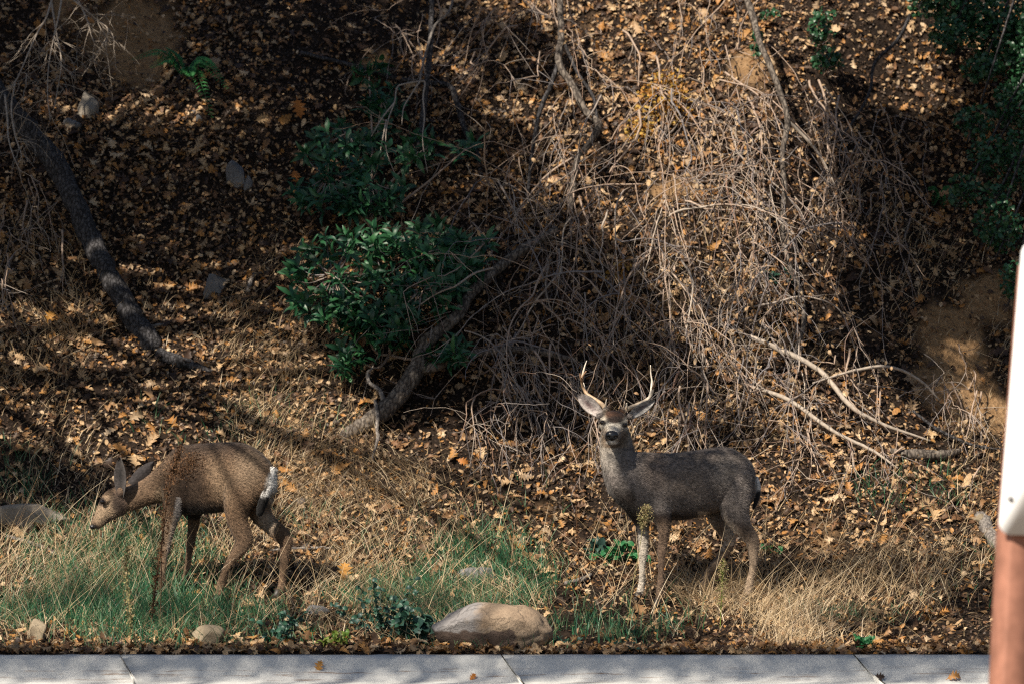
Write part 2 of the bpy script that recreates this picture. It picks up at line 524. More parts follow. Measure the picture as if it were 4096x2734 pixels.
# ------------------------------------------------------------------ the setting: hillside, road, kerb
BARE = []   # (x, y, rx, ry) of bare earth
for (px, py, rx, ry) in [(3900, 1640, .45, .30), (3800, 1380, .32, .22), (3960, 1180, .3, .2), (420, 170, .6, .45), (470, 240, .4, .3), (2980, 250, .28, .22), (2700, 760, .28, .12)]:
    h = hit(px, py); BARE.append((h[0], h[1], rx, ry))

def bare(x, y):
    s = np.zeros_like(x)
    for (a, b, rx, ry) in BARE:
        s = np.maximum(s, np.exp(-(((x - a) / rx) ** 2 + ((y - b) / ry) ** 2)))
    s = s + .38 * fbm(x * 4.1, y * 4.1) + .2 * fbm(x * 11.0, y * 11.0)
    return np.clip((s - .45) / .3, 0, 1)

def hillside():
    xs = np.concatenate([np.linspace(-150, -9, 24), np.arange(-8.9, 8.95, .07), np.linspace(9, 150, 24)])
    ys = np.concatenate([[26.0], np.arange(26.06, 37, .06), np.linspace(37.4, 48, 24), np.linspace(50, 165, 24)])
    X, Y = np.meshgrid(xs, ys)
    Z = terr(X, Y)
    Z = Z + .018 * np.sin(X * 23 + Y * 9) * np.sin(Y * 19 - X * 7) * (Y > 26.3)
    nx, ny = len(xs), len(ys)
    i = np.arange(ny - 1)[:, None]; j = np.arange(nx - 1)[None]
    F = np.stack([i * nx + j, i * nx + j + 1, (i + 1) * nx + j + 1, (i + 1) * nx + j], -1).reshape(-1, 4)
    mb = MB(); mb.add(np.stack([X, Y, Z], -1).reshape(-1, 3), F)
    me = mb.mesh('hillside', M_ground, True)
    a = me.attributes.new('bare', 'FLOAT', 'POINT')
    a.data.foreach_set('value', bare(X.ravel(), Y.ravel()).astype(np.float32))
    return structure(link('hillside', me))
HILL = hillside()

def sheet(name, x0, x1, y0, y1, z, mat):
    mb = MB(); mb.add([(x0, y0, z), (x1, y0, z), (x1, y1, z), (x0, y1, z)], np.array([[0, 1, 2, 3]]))
    return structure(link(name, mb.mesh(name, mat)))
sheet('ground', -300, 300, -300, 26.5, -.02, M_verge)
sheet('road', -300, 300, 18.7, 25.3, -.012, M_asphalt)

def kerb():
    root = structure(link('kerb', None, None, (0, 25.9, 0)))
    root['label'] = 'pale grey concrete kerb between the road and the grass'
    # profile (y, z) from the gutter lip to the back of the kerb
    prof = [(25.28, -.03), (25.28, -.004), (25.60, -.008), (25.70, .0), (25.76, .03), (25.835, .095), (25.862, .135), (25.885, .152), (25.91, .158), (26.03, .160), (26.03, -.05)]
    joints = [-60, -30, -15, -10.2, -7.68, -5.14, -2.61, -.07, 2.28, 4.8, 7.3, 9.8, 15, 30, 60]
    for a, b in zip(joints[:-1], joints[1:]):
        mb = MB(); n = 24 if b - a < 4 else 3
        g = .006
        V = []
        for k in range(n + 1):
            t = k / n
            for (y, z) in prof:
                sh = np.interp(z + (25.9 - y) * .55, [-.02, .16, .34], [-.03, 0, .0]) if False else (.16 - z) * .72 + max(0, 25.7 - y) * .1
                jig = rng.normal() * .0012 if 0 < k < n else 0
                x = (a + g) * (1 - t) + (b - g) * t + sh
                V.append((x, y + jig, z + jig))
        m = len(prof)
        i = np.arange(n)[:, None]; j = np.arange(m)[None]
        F = np.stack([i * m + j, (i + 1) * m + j, (i + 1) * m + (j + 1) % m, i * m + (j + 1) % m], -1).reshape(-1, 4)
        F = [F]
        c0 = len(V); V = V + [tuple(np.mean(V[:m], 0)), tuple(np.mean(V[n * m:n * m + m], 0))]
        jj = np.arange(m)
        F.append(np.stack([np.full(m, c0), jj, (jj + 1) % m], -1))
        F.append(np.stack([np.full(m, c0 + 1), n * m + (jj + 1) % m, n * m + jj], -1))
        mb.add(V, F)
        part('kerb_segment', mb, M_kerb, root, False)
kerb()

# ------------------------------------------------------------------ rocks
def rock(name, px0, px1, py0, py1, depth_off, mat, label, seed, facets=9, group=None, sub=4, sink=.12, tilt=0.0, planes=None, soft=.96):
    c = hit((px0 + px1) / 2, py1)
    Y = c[1] + depth_off
    k = Y / FPX / 4
    w = (px1 - px0) * k; h = (py1 - py0) * k
    bm = bmesh.new(); bmesh.ops.create_icosphere(bm, subdivisions=sub, radius=1.0)
    r = np.random.default_rng(seed)
    if planes is not None: planes = [(np.array(d) / np.linalg.norm(d), q) for d, q in planes]
    else: planes = [(d, r.uniform(.5, .8)) for d in rand_dirs(facets + 5, r)]
    for v in bm.verts:
        p = np.array(v.co)
        for d, q in planes:
            s = p @ d
            if s > q: p = p - d * (s - q) * soft
        nz = mnoise.noise(Vector(p * 1.7 + seed)) * .10 + mnoise.noise(Vector(p * 5 + seed)) * .035 + mnoise.noise(Vector(p * 13 + seed)) * .012
        p = p * (1 + nz)
        v.co = p
    P = np.array([v.co[:] for v in bm.verts])
    if tilt:
        ct, st = math.cos(tilt), math.sin(tilt)
        P = P @ np.array([[ct, 0, -st], [0, 1, 0], [st, 0, ct]]).T
    mn, mx = P.min(0), P.max(0)
    P = (P - (mn + mx) / 2) / ((mx - mn) / 2)
    dims = np.array([w / 2, max(min(w, h * 1.4) * .45, .02), h * (1 + sink) / 2])
    for v, p in zip(bm.verts, P): v.co = p * dims + np.array([0, 0, dims[2] - h * sink])
    me = bpy.data.meshes.new(name); bm.to_mesh(me); bm.free()
    for pl in me.polygons: pl.use_smooth = True
    me.materials.append(mat)
    base = px_point((px0 + px1) / 2, py1, Y)
    return thing(link(name, me, None, base), label, 'rock', group)

def boulder_mat_wrap():
    """tan stone with a dark weathered break low on the front and greyer colour towards the left"""
    m, nt, b = new_mat('boulder_surface')
    tc = nt.nodes.new('ShaderNodeTexCoord')
    n1 = node(nt, 'ShaderNodeTexNoise', Scale=5.0, Detail=9.0, Roughness=.65)
    n2 = node(nt, 'ShaderNodeTexNoise', Scale=60.0, Detail=6.0, Roughness=.7)
    for q in (n1, n2): nt.links.new(tc.outputs['Object'], q.inputs['Vector'])
    sp = nt.nodes.new('ShaderNodeSeparateXYZ'); nt.links.new(tc.outputs['Object'], sp.inputs[0])
    def lin(ax, mul, add, src=None):
        q = node(nt, 'ShaderNodeMath', operation='MULTIPLY_ADD'); nt.links.new(sp.outputs[ax] if src is None else src, q.inputs[0])
        q.inputs[1].default_value = mul; q.inputs[2].default_value = add
        return q
    def add(a, c):
        q = node(nt, 'ShaderNodeMath', operation='ADD'); nt.links.new(a.outputs[0], q.inputs[0]); nt.links.new(c.outputs[0], q.inputs[1]); return q
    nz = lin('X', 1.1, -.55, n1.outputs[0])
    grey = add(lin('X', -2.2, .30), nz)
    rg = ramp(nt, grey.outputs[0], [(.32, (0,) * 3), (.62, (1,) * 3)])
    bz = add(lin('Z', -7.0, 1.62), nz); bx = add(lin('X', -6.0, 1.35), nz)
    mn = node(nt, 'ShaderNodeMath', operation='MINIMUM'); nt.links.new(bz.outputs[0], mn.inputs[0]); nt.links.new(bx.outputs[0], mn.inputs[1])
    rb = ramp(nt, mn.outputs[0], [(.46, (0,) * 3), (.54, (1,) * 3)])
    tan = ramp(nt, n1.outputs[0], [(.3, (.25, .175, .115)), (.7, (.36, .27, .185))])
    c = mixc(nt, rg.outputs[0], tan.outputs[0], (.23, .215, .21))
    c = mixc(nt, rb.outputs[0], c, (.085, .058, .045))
    r2 = ramp(nt, n2.outputs[0], [(.3, (.68,) * 3), (.7, (1.15,) * 3)])
    c = mixc(nt, 1, c, r2.outputs[0], 'MULTIPLY')
    nt.links.new(c, b.inputs['Base Color']); b.inputs['Roughness'].default_value = .85
    ck = node(nt, 'ShaderNodeTexVoronoi', feature='DISTANCE_TO_EDGE', Scale=4.5)
    wv = mixc(nt, .25, tc.outputs['Object'], n1.outputs['Color']); nt.links.new(wv, ck.inputs['Vector'])
    kr = ramp(nt, ck.outputs['Distance'], [(0, (.0,) * 3), (.035, (1,) * 3)])
    hs = mixc(nt, .35, n2.outputs['Color'], kr.outputs[0])
    hs = mixc(nt, .45, hs, n1.outputs['Color'])
    bp = node(nt, 'ShaderNodeBump', Strength=.9, Distance=.03)
    nt.links.new(hs, bp.inputs['Height']); nt.links.new(bp.outputs[0], b.inputs['Normal'])
    return m
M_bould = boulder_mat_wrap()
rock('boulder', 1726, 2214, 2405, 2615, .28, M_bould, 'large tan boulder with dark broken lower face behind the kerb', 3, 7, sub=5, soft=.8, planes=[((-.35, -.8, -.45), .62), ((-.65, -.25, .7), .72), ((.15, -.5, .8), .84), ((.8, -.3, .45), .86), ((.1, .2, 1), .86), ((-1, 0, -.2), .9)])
rock('stone', 108, 188, 2470, 2566, .05, M_tanrock, 'small upright pale yellow stone near the kerb', 8, 5)
rock('stone', 765, 900, 2495, 2585, .05, M_tanrock, 'small slanting tan stone lying in the grass near the kerb', 5, 6, tilt=.5)
rock('stone', 1215, 1320, 2415, 2462, .05, M_slate, 'low pale grey stone in the grass left of the dark leafy weed', 6, 6)
rock('stone', 1830, 1980, 2265, 2330, .1, M_slate, 'dim grey stone half hidden in straw behind the boulder', 16, 6)
rock('slab', -60, 300, 2010, 2110, .1, M_slate2, 'long low pale rock in the grass before the grazing doe', 12, 8)
rock('stone', 903, 988, 640, 738, .05, M_slate, 'angular grey slate stone on the leafy slope, larger of two', 21, 5, tilt=.7, sink=.5)
rock('stone', 968, 1014, 700, 770, .05, M_slate, 'narrow grey slate stone tucked beside a larger slate', 22, 5, tilt=.3, sink=.5)
rock('stone', 295, 395, 365, 470, .05, M_slate2, 'squarish tan stone in the bank beside the leaning trunk', 25, 6, sink=.5)
rock('stone', 758, 796, 435, 468, .05, M_slate, 'small round grey stone below the fern, upper of two', 26, 4, sink=.5)
rock('stone', 778, 815, 458, 505, .05, M_slate, 'small oval grey stone below the fern, lower of two', 27, 4, sink=.5)
rock('stone', 812, 905, 1095, 1195, .05, M_slate, 'bluish flat stone half buried in leaves on the lower slope', 28, 6, tilt=-.6, sink=.5)
rock('stone', 250, 330, 470, 520, .05, M_slate, 'dull flat stone at the foot of the sandy bank', 29, 6, sink=.5)
rock('stone', 3890, 3960, 2050, 2105, .05, M_tanrock, 'pale stone beside the weathered stump', 31, 6)

# ------------------------------------------------------------------ deer
DEER_Y = 28.0
PXM = DEER_Y / FPX / 4          # metres per photo pixel at the deer

def loft(bm, C, A, B, T=None, nrm=None, sides=20):
    """closed tube of elliptical rings: centre, in-plane half size A, depth half size B"""
    C = np.asarray(C, float); n = len(C)
    Tg = np.gradient(C, axis=0) if T is None else np.tile(np.asarray(T, float), (n, 1))
    Tg = Tg / np.linalg.norm(Tg, axis=1, keepdims=True)
    rings = []
    ang = np.arange(sides) * 2 * math.pi / sides
    for i in range(n):
        ref = np.array([0, 1.0, 0]) if nrm is None else np.asarray(nrm, float)
        d = ref - Tg[i] * (ref @ Tg[i]); d /= np.linalg.norm(d)
        u = np.cross(Tg[i], d)
        rings.append([bm.verts.new(C[i] + math.cos(t) * A[i] * u + math.sin(t) * B[i] * d) for t in ang])
    for i in range(n - 1):
        for j in range(sides):
            bm.faces.new((rings[i][j], rings[i][(j + 1) % sides], rings[i + 1][(j + 1) % sides], rings[i + 1][j]))
    bm.faces.new(rings[0][::-1]); bm.faces.new(rings[-1])

def dense(rings, n):
    return spline(np.asarray(rings, float), n)

def px_loft(bm, rings, n=None, T=None):
    """rings: (px, py, half size px, dy, half depth m)"""
    R = dense(rings, n or len(rings) * 3)
    C = [px_point(a, b, DEER_Y + dy) for a, b, _, dy, _ in R]
    loft(bm, C, [max(.004, r[2] * PXM) for r in R], [max(.004, r[4]) for r in R], T)

def trunk_loft(bm, rings):
    R = dense([(x, (t + b) / 2, (b - t) / 2, dy, th) for x, t, b, dy, th in rings], len(rings) * 3)
    C = [px_point(a, b, DEER_Y + dy) for a, b, _, dy, _ in R]
    loft(bm, C, [r[2] * PXM for r in R], [r[4] for r in R], (1, 0, 0), sides=28)

def leg_loft(bm, rings, hooves):
    """as px_loft but the last ring stands on the ground"""
    R = [list(r) for r in rings]
    x, y, w, dy, th = R[-1]
    p = px_point(x, y, DEER_Y + dy)
    gz = float(terr(p[0], p[1]))
    a, b = px_point(x, y, DEER_Y + dy), px_point(x, y + 10, DEER_Y + dy)
    R[-1][1] = y + 10 * (gz + .035 - a[2]) / (b[2] - a[2])
    px_loft(bm, R)
    hooves.append((px_point(x, R[-1][1], DEER_Y + dy), gz))

def blob(bm, c, r):
    m = bmesh.ops.create_icosphere(bm, subdivisions=3, radius=1.0)
    for v in m['verts']: v.co = Vector(np.array(v.co) * r + c)

def grow(bm, voxel, smooth_n):
    me = bpy.data.meshes.new('raw'); bmesh.ops.recalc_face_normals(bm, faces=bm.faces[:]); bm.to_mesh(me); bm.free()
    o = bpy.data.objects.new('raw', me); COL.objects.link(o)
    m = o.modifiers.new('r', 'REMESH'); m.mode = 'VOXEL'; m.voxel_size = voxel; m.use_smooth_shade = True
    s = o.modifiers.new('s', 'SMOOTH'); s.factor = .5; s.iterations = smooth_n
    dg = bpy.context.evaluated_depsgraph_get()
    out = bpy.data.meshes.new_from_object(o.evaluated_get(dg))
    bpy.data.objects.remove(o)
    return out

def to_px(V):
    """photo pixel of world points at rest (used to lay out coat markings and painted highlights on the body)"""
    d = V - np.array([0, 0, CAMZ])
    c, s = math.cos(PITCH), math.sin(PITCH)
    f = d[:, 1] * c + d[:, 2] * s; u = -d[:, 1] * s + d[:, 2] * c
    return 4 * (512 + FPX * d[:, 0] / f), 4 * (341.5 - FPX * u / f)

def sstep(a, b, x):
    t = np.clip((x - a) / (b - a), 0, 1); return t * t * (3 - 2 * t)

def paint(cur, col, w):
    return cur * (1 - w[:, None]) + np.array(col)[None] * w[:, None]

def ell(u, v, cx, cy, rx, ry, soft=.35, rot=0.0):
    a, b = u - cx, v - cy
    c, s = math.cos(rot), math.sin(rot)
    a, b = a * c + b * s, -a * s + b * c
    d = np.sqrt((a / rx) ** 2 + (b / ry) ** 2)
    return 1 - sstep(1 - soft, 1 + soft, d)

def set_cols(me, C):
    a = me.color_attributes.new('fur_colour', 'FLOAT_COLOR', 'POINT')
    a.data.foreach_set('color', np.concatenate([C, np.ones((len(C), 1))], 1).astype(np.float32).ravel())

def mesh_arrays(me):
    V = np.zeros(len(me.vertices) * 3, np.float32); me.vertices.foreach_get('co', V)
    N = np.zeros(len(me.vertices) * 3, np.float32); me.vertices.foreach_get('normal', N)
    return V.reshape(-1, 3).astype(float), N.reshape(-1, 3).astype(float)

def fur(me, C, n, length, flow, seed, bare_fn=None):
    r = np.random.default_rng(seed)
    V, N = mesh_arrays(me)
    i = r.integers(0, len(V), n)
    if bare_fn is not None:
        L = length * bare_fn(V[i])
    else:
        L = np.full(n, length)
    p, nn = V[i], N[i]
    p = p + r.normal(size=(n, 3)) * .003
    f = np.broadcast_to(np.array(flow), (n, 3)) + r.normal(size=(n, 3)) * .25
    t = f - nn * (f * nn).sum(1, keepdims=True); t /= np.linalg.norm(t, axis=1, keepdims=True) + 1e-6
    d = t + nn * .32; d /= np.linalg.norm(d, axis=1, keepdims=True)
    s = np.cross(d, nn); s /= np.linalg.norm(s, axis=1, keepdims=True) + 1e-6
    L = L * r.uniform(.6, 1.3, n)
    w = .0019
    tip = p + d * L[:, None]
    W = np.stack([p - s * w - nn * .002, p + s * w - nn * .002, tip], 1)
    mb = MB()
    col = C[i] * r.uniform(.55, 1.5, n)[:, None]
    mb.add(W.reshape(-1, 3), np.arange(n * 3).reshape(-1, 3), np.repeat(col, 3, axis=0))
    return mb

def ear(base, tip, width, face, up_side, inner, dark, back, cup=.35):
    """cupped leaf-shaped ear shell with thickness; face = direction the opening looks"""
    base, tip, face = map(lambda q: np.asarray(q, float), (base, tip, face))
    ax = tip - base; L = np.linalg.norm(ax); ax /= L
    face = face - ax * (face @ ax); face /= np.linalg.norm(face)
    sd_ = np.cross(ax, face)
    nu, nv = 16, 11
    mb = MB()
    Vf, Vb, Cf, Cb = [], [], [], []
    for i in range(nu):
        u = i / (nu - 1)
        w = width * (math.sin(math.pi * (0.10 + 0.90 * u ** 1.15)) ** .75 if u < 1 else .0) + .003
        for j in range(nv):
            s = -1 + 2 * j / (nv - 1)
            depth = cup * width * (s * s) * (1 - .4 * u) - cup * width * .6 * (1 - u)
            p = base + ax * L * u + sd_ * w * s + face * depth
            e = abs(s)
            n1 = mnoise.noise(Vector((u * 7, s * 3, width * 50)))
            mid = math.exp(-((s + .1) / .38) ** 2) * math.exp(-((u - .55) / .28) ** 2)
            c = np.array(inner) * (1 + .25 * n1)
            c = c * (1 - mid) + np.array(dark) * mid
            rim = sstep(.8, 1, np.array(e)) * .8
            c = c * (1 - rim) + np.array(back) * rim
            if u > .9: c = c * .5
            Vf.append(p); Cf.append(c)
            Vb.append(p - face * (.009 * (1 - e * .85) + .001)); Cb.append(np.array(back) * (1 + .2 * n1))
    m = nu * nv
    i = np.arange(nu - 1)[:, None]; j = np.arange(nv - 1)[None]
    F = np.stack([i * nv + j, i * nv + j + 1, (i + 1) * nv + j + 1, (i + 1) * nv + j], -1).reshape(-1, 4)
    rimi = [k * nv for k in range(nu)] + [(nu - 1) * nv + k for k in range(1, nv)] + [k * nv + nv - 1 for k in range(nu - 2, -1, -1)]
    E = [(rimi[k], rimi[k + 1], rimi[k + 1] + m, rimi[k] + m) for k in range(len(rimi) - 1)]
    mb.add(np.array(Vf + Vb), [F, (F + m)[:, ::-1], np.array(E)], np.array(Cf + Cb))
    return mb

def hoof(p, gz, size):
    bm = bmesh.new()
    for sx in (-1, 1):
        loft(bm, [p + np.array([-.004, sx * .016 * size, .025]), np.array([p[0] - .012, p[1] + sx * .018 * size, gz + .02]), np.array([p[0] - .02, p[1] + sx * .018 * size, gz - .004])],
             [.022 * size, .03 * size, .034 * size], [.014 * size, .017 * size, .018 * size], (0, 0, -1), sides=10)
    return bm

def bm_part(name, bm, mat, parent, smooth=True):
    me = bpy.data.meshes.new(name); bm.to_mesh(me); bm.free()
    base = np.array(parent.location)
    V = np.array([v.co[:] for v in me.vertices]) - base
    me.vertices.foreach_set('co', V.astype(np.float32).ravel())
    if smooth:
        for p in me.polygons: p.use_smooth = True
    me.materials.append(mat); me.update()
    return link(name, me, parent)

def deer_object(name, me, C, label, feet):
    base = np.array([np.mean([f[0][0] for f in feet]), np.mean([f[0][1] for f in feet]), min(f[1] for f in feet)])
    V, _ = mesh_arrays(me)
    me.vertices.foreach_set('co', (V - base).astype(np.float32).ravel())
    set_cols(me, C)
    me.materials.clear(); me.materials.append(M_fur)
    for p in me.polygons: p.use_smooth = True
    me.update(); me.name = name
    return thing(link(name, me, None, base), label, 'deer')

def rib_line(pts, r):
    return np.array([px_point(a, b, DEER_Y + d) for a, b, d in pts]), r

def build_buck():
    bm = bmesh.new(); feet = []
    trunk_loft(bm, [(2428, 1855, 1925, -.13, .06), (2448, 1830, 1985, -.12, .11), (2490, 1808, 2030, -.10, .15), (2540, 1804, 2062, -.08, .17), (2600, 1807, 2075, -.05, .185),
                    (2680, 1809, 2078, -.02, .195), (2750, 1803, 2075, .01, .20), (2820, 1792, 2056, .04, .195), (2880, 1785, 2040, .06, .185),
                    (2930, 1791, 2030, .08, .175), (2980, 1821, 2022, .09, .15), (3010, 1856, 2004, .10, .11), (3023, 1900, 1975, .10, .06)])
    px_loft(bm, [(2512, 1945, 84, -.10, .14), (2486, 1880, 76, -.11, .135), (2470, 1815, 69, -.10, .125), (2464, 1765, 64, -.09, .115), (2460, 1720, 54, -.08, .095), (2458, 1690, 40, -.07, .07)])
    # head, turned to look straight out of the picture
    hd = np.array([(.00, 2458, 1690, 34, 36), (-.05, 2457, 1682, 49, 43), (-.10, 2456, 1690, 54, 49), (-.145, 2455, 1703, 52, 50), (-.19, 2453, 1717, 43, 46),
                   (-.24, 2451, 1731, 35, 39), (-.285, 2449, 1741, 30, 33), (-.32, 2448, 1745, 27, 29), (-.34, 2448, 1746, 18, 20)])
    hd = spline(hd, 26)
    C = [px_point(r[1], r[2], DEER_Y - .07 + r[0]) for r in hd]
    loft(bm, C, [r[3] * PXM for r in hd], [r[4] * PXM for r in hd], (0, -1, 0), (0, 0, 1), sides=24)
    for sx, ex, ey in ((-1, 2411, 1680), (1, 2500, 1689)):
        blob(bm, px_point(ex, ey - 8, DEER_Y - .185), np.array([.022, .026, .011]))          # brow
        blob(bm, px_point(ex + sx * 4, ey + 22, DEER_Y - .19), np.array([.018, .04, .014]))  # cheekbone
        blob(bm, px_point(2456 + sx * 34, 1640, DEER_Y - .12), np.array([.024, .024, .03]))   # pedicle
        blob(bm, px_point(2456 + sx * 56, 1662, DEER_Y - .085), np.array([.032, .035, .026]))  # ear root
    blob(bm, px_point(2450, 1772, DEER_Y - .33), np.array([.036, .07, .018]))                # chin
    leg_loft(bm, [(2570, 1900, 80, -.11, .07), (2600, 1970, 70, -.14, .075), (2642, 2050, 44, -.16, .058), (2656, 2105, 26, -.165, .038), (2652, 2160, 19, -.165, .029), (2648, 2200, 19, -.17, .029),
                  (2646, 2235, 14, -.17, .021), (2644, 2300, 12, -.17, .019), (2642, 2335, 15, -.17, .022), (2634, 2385, 14, -.175, .022)], feet)
    leg_loft(bm, [(2510, 1960, 55, -.02, .06), (2545, 2030, 44, .02, .055), (2566, 2085, 30, .03, .045), (2573, 2130, 23, .03, .036), (2574, 2180, 20, .03, .03), (2573, 2215, 19, .03, .03),
                  (2570, 2250, 13, .03, .021), (2567, 2310, 12, .03, .019), (2566, 2335, 14, .03, .022), (2556, 2360, 14, .02, .022)], feet)
    leg_loft(bm, [(2950, 1890, 66, .0, .08), (2942, 1960, 66, -.02, .085), (2938, 2030, 60, -.03, .075), (2960, 2090, 43, -.03, .055), (2990, 2130, 32, -.03, .04), (3008, 2158, 29, -.03, .034), (3013, 2200, 21, -.03, .027),
                  (3012, 2265, 15, -.03, .021), (3002, 2315, 15, -.03, .021), (2997, 2340, 16, -.035, .023), (2985, 2390, 14, -.05, .022)], feet)
    leg_loft(bm, [(2890, 1950, 60, .15, .07), (2862, 2020, 52, .18, .06), (2872, 2070, 38, .18, .05), (2898, 2115, 29, .18, .038), (2917, 2155, 25, .18, .032), (2905, 2195, 21, .18, .026),
                  (2870, 2240, 16, .18, .021), (2838, 2280, 15, .18, .02), (2822, 2305, 16, .18, .022), (2804, 2345, 14, .17, .022)], feet)
    me = grow(bm, .0065, 9)
    V, N = mesh_arrays(me)
    u, v = to_px(V)
    n1 = fbm(V[:, 0] * 6, V[:, 2] * 6) * .5
    C = np.tile(np.array([.158, .136, .124]), (len(V), 1)) * (1 + .25 * n1)[:, None]
    C = paint(C, (.11, .085, .070), sstep(1880, 1800, v) * sstep(2520, 2600, u) * .5)
    C = paint(C, (.20, .155, .12), ell(u, v, 2740, 1925, 90, 60, .6) * .6)  # flank highlight put into the coat colour, partly lighting
    C = paint(C, (.23, .20, .175), ell(u, v, 2900, 1880, 45, 60, .6, .4) * .6)  # hip highlight painted in, part lighting and part coat tone
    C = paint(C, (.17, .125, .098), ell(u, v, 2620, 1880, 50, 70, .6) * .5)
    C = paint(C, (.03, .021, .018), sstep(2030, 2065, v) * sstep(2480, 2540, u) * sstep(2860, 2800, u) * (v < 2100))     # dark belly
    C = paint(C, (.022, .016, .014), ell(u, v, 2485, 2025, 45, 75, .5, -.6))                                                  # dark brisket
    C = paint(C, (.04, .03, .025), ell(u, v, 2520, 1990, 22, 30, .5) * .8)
    # legs
    leg = sstep(2060, 2120, v)
    C = paint(C, (.185, .13, .09), leg * .8)
    C = paint(C, (.36, .27, .19), sstep(2120, 2200, v) * (u > 2940) * .75)
    inner = ((u > 2895) & (u < 2990) & (v > 2040) & (v < 2180)).astype(float) * sstep(14, -14, (u - 2898) - (v - 2050) * .72)
    C = paint(C, (.50, .42, .34), inner * .85)
    inner2 = ((u > 2790) & (u < 2900) & (v > 2040) & (v < 2200)).astype(float) * sstep(14, -14, (u - 2835) - (v - 2050) * .52)
    C = paint(C, (.40, .35, .30), inner2 * .8)
    C = paint(C, (.46, .41, .345), (u < 2610).astype(float) * sstep(2085, 2135, v) * .95)
    C = paint(C, (.16, .105, .07), ((u > 2612) & (u < 2720)).astype(float) * sstep(2050, 2130, v) * .8)
    # pale rump edge
    C = paint(C, (.55, .52, .47), ell(u, v, 3032, 1935, 12, 40, .4) * .9)
    # throat, neck and face
    head = (V[:, 1] < DEER_Y - .12) & (v < 1800)
    C = paint(C, (.42, .37, .31), ell(u, v, 2425, 1800, 50, 62, .6) * .85)
    C = paint(C, (.30, .27, .24), ell(u, v, 2450, 1845, 45, 45, .7) * .6)
    C = paint(C, (.19, .165, .15), ell(u, v, 2500, 1800, 32, 110, .5) * .8)
    hf = head.astype(float) * (v < 1790)
    C = paint(C, (.26, .21, .155), hf * ell(u, v, 2455, 1715, 75, 90, .3))
    C = paint(C, (.56, .51, .44), hf * ell(u, v, 2452, 1708, 40, 34, .4))
    C = paint(C, (.50, .45, .37), hf * np.maximum(ell(u, v, 2413, 1690, 26, 26, .4), ell(u, v, 2497, 1698, 26, 26, .4)) * .8)
    C = paint(C, (.16, .115, .08), hf * np.maximum(ell(u, v, 2415, 1740, 20, 32, .5), ell(u, v, 2490, 1745, 20, 34, .5)) * .9)
    C = paint(C, (.085, .042, .024), (v < 1700) * ell(u, v, 2461, 1652, 42, 27, .25) * (V[:, 1] < DEER_Y - .04))
    C = paint(C, (.035, .022, .017), (v < 1705) * hf * ell(u, v, 2460, 1676, 36, 15, .4))
    C = paint(C, (.13, .09, .06), hf * ell(u, v, 2451, 1778, 34, 12, .5))
    C = paint(C, (.62, .58, .52), hf * ell(u, v, 2449, 1767, 22, 8, .4))
    for ex, ey in ((2411, 1688), (2499, 1698)):
        C = paint(C, (.02, .014, .01), hf * ell(u, v, ex, ey, 13, 10, .3))
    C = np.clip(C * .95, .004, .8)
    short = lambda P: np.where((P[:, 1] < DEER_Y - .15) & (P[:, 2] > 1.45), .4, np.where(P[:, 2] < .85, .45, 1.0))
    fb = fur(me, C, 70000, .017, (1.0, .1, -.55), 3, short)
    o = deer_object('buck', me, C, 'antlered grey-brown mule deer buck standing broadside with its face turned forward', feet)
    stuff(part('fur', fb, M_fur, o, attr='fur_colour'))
    for p, gz in feet:
        bm_part('hoof', hoof(p, gz, 1.0), M_hoof, o)
    for ex, ey in ((2411, 1687), (2499, 1697)):
        bm = bmesh.new(); blob(bm, px_point(ex, ey, DEER_Y - .226), np.array([.019, .017, .0165])); bm_part('eye', bm, M_eye, o)
    # nose pad with two nostrils
    bm = bmesh.new()
    m = bmesh.ops.create_icosphere(bm, subdivisions=4, radius=1.0)
    c = px_point(2448, 1740, DEER_Y - .40)
    for w in m['verts']:
        p = np.array(w.co)
        q = p.copy()
        wd = 1.0 + .12 * p[2] - .18 * (p[2] < 0) * p[2] ** 2
        q[0] *= wd
        for sx in (-1, 1):
            d = math.hypot((p[0] - sx * .55) / .26, (p[2] + .25) / .30)
            if d < 1 and p[1] < 0: q[1] += .75 * (1 - d)
        w.co = Vector(q * np.array([.045, .03, .037]) + c)
    bm_part('nose', bm, M_nose, o)
    # antlers
    bone, brown, pale = (.50, .37, .24), (.27, .155, .085), (.74, .66, .55)
    def antler(main, tines):
        mb = MB()
        def br(pts, r0, r1, c0, c1, n):
            P = np.array([px_point(a, b, DEER_Y + d) for a, b, d in pts]); P = spline(P, n)
            t = np.linspace(0, 1, n)
            R = r0 + (r1 - r0) * t ** .85
            k0 = mb.n
            tube(mb, P, R, 9, rough=.05)
            cols = np.array(c0)[None] * (1 - t)[:, None] + np.array(c1)[None] * t[:, None]
            cc = np.concatenate([np.repeat(cols, 9, axis=0), cols[:1], cols[-1:]])
            mb.c[-1] = cc
        br(*main)
        for tn in tines: br(*tn)
        return part('antler', mb, M_antler, o, True, 'fur_colour')
    antler(([(2431, 1648, -.12), (2419, 1627, -.10), (2404, 1612, -.06), (2378, 1594, -.02), (2350, 1575, .02), (2335, 1552, .03), (2328, 1530, .01), (2328, 1516, -.01), (2333, 1500, -.03), (2345, 1482, -.06)], .021, .005, bone, brown, 34),
           [([(2328, 1520, -.01), (2330, 1500, .05), (2337, 1470, .09), (2347, 1440, .10)], .013, .003, brown, pale, 16),
            ([(2328, 1522, -.01), (2322, 1508, -.03), (2320, 1491, -.04)], .010, .003, brown, brown, 8),
            ([(2340, 1562, .03), (2337, 1545, .06), (2334, 1528, .08)], .010, .003, pale, pale, 8),
            ([(2424, 1632, -.10), (2423, 1615, -.13), (2426, 1594, -.15)], .012, .003, bone, pale, 10)])
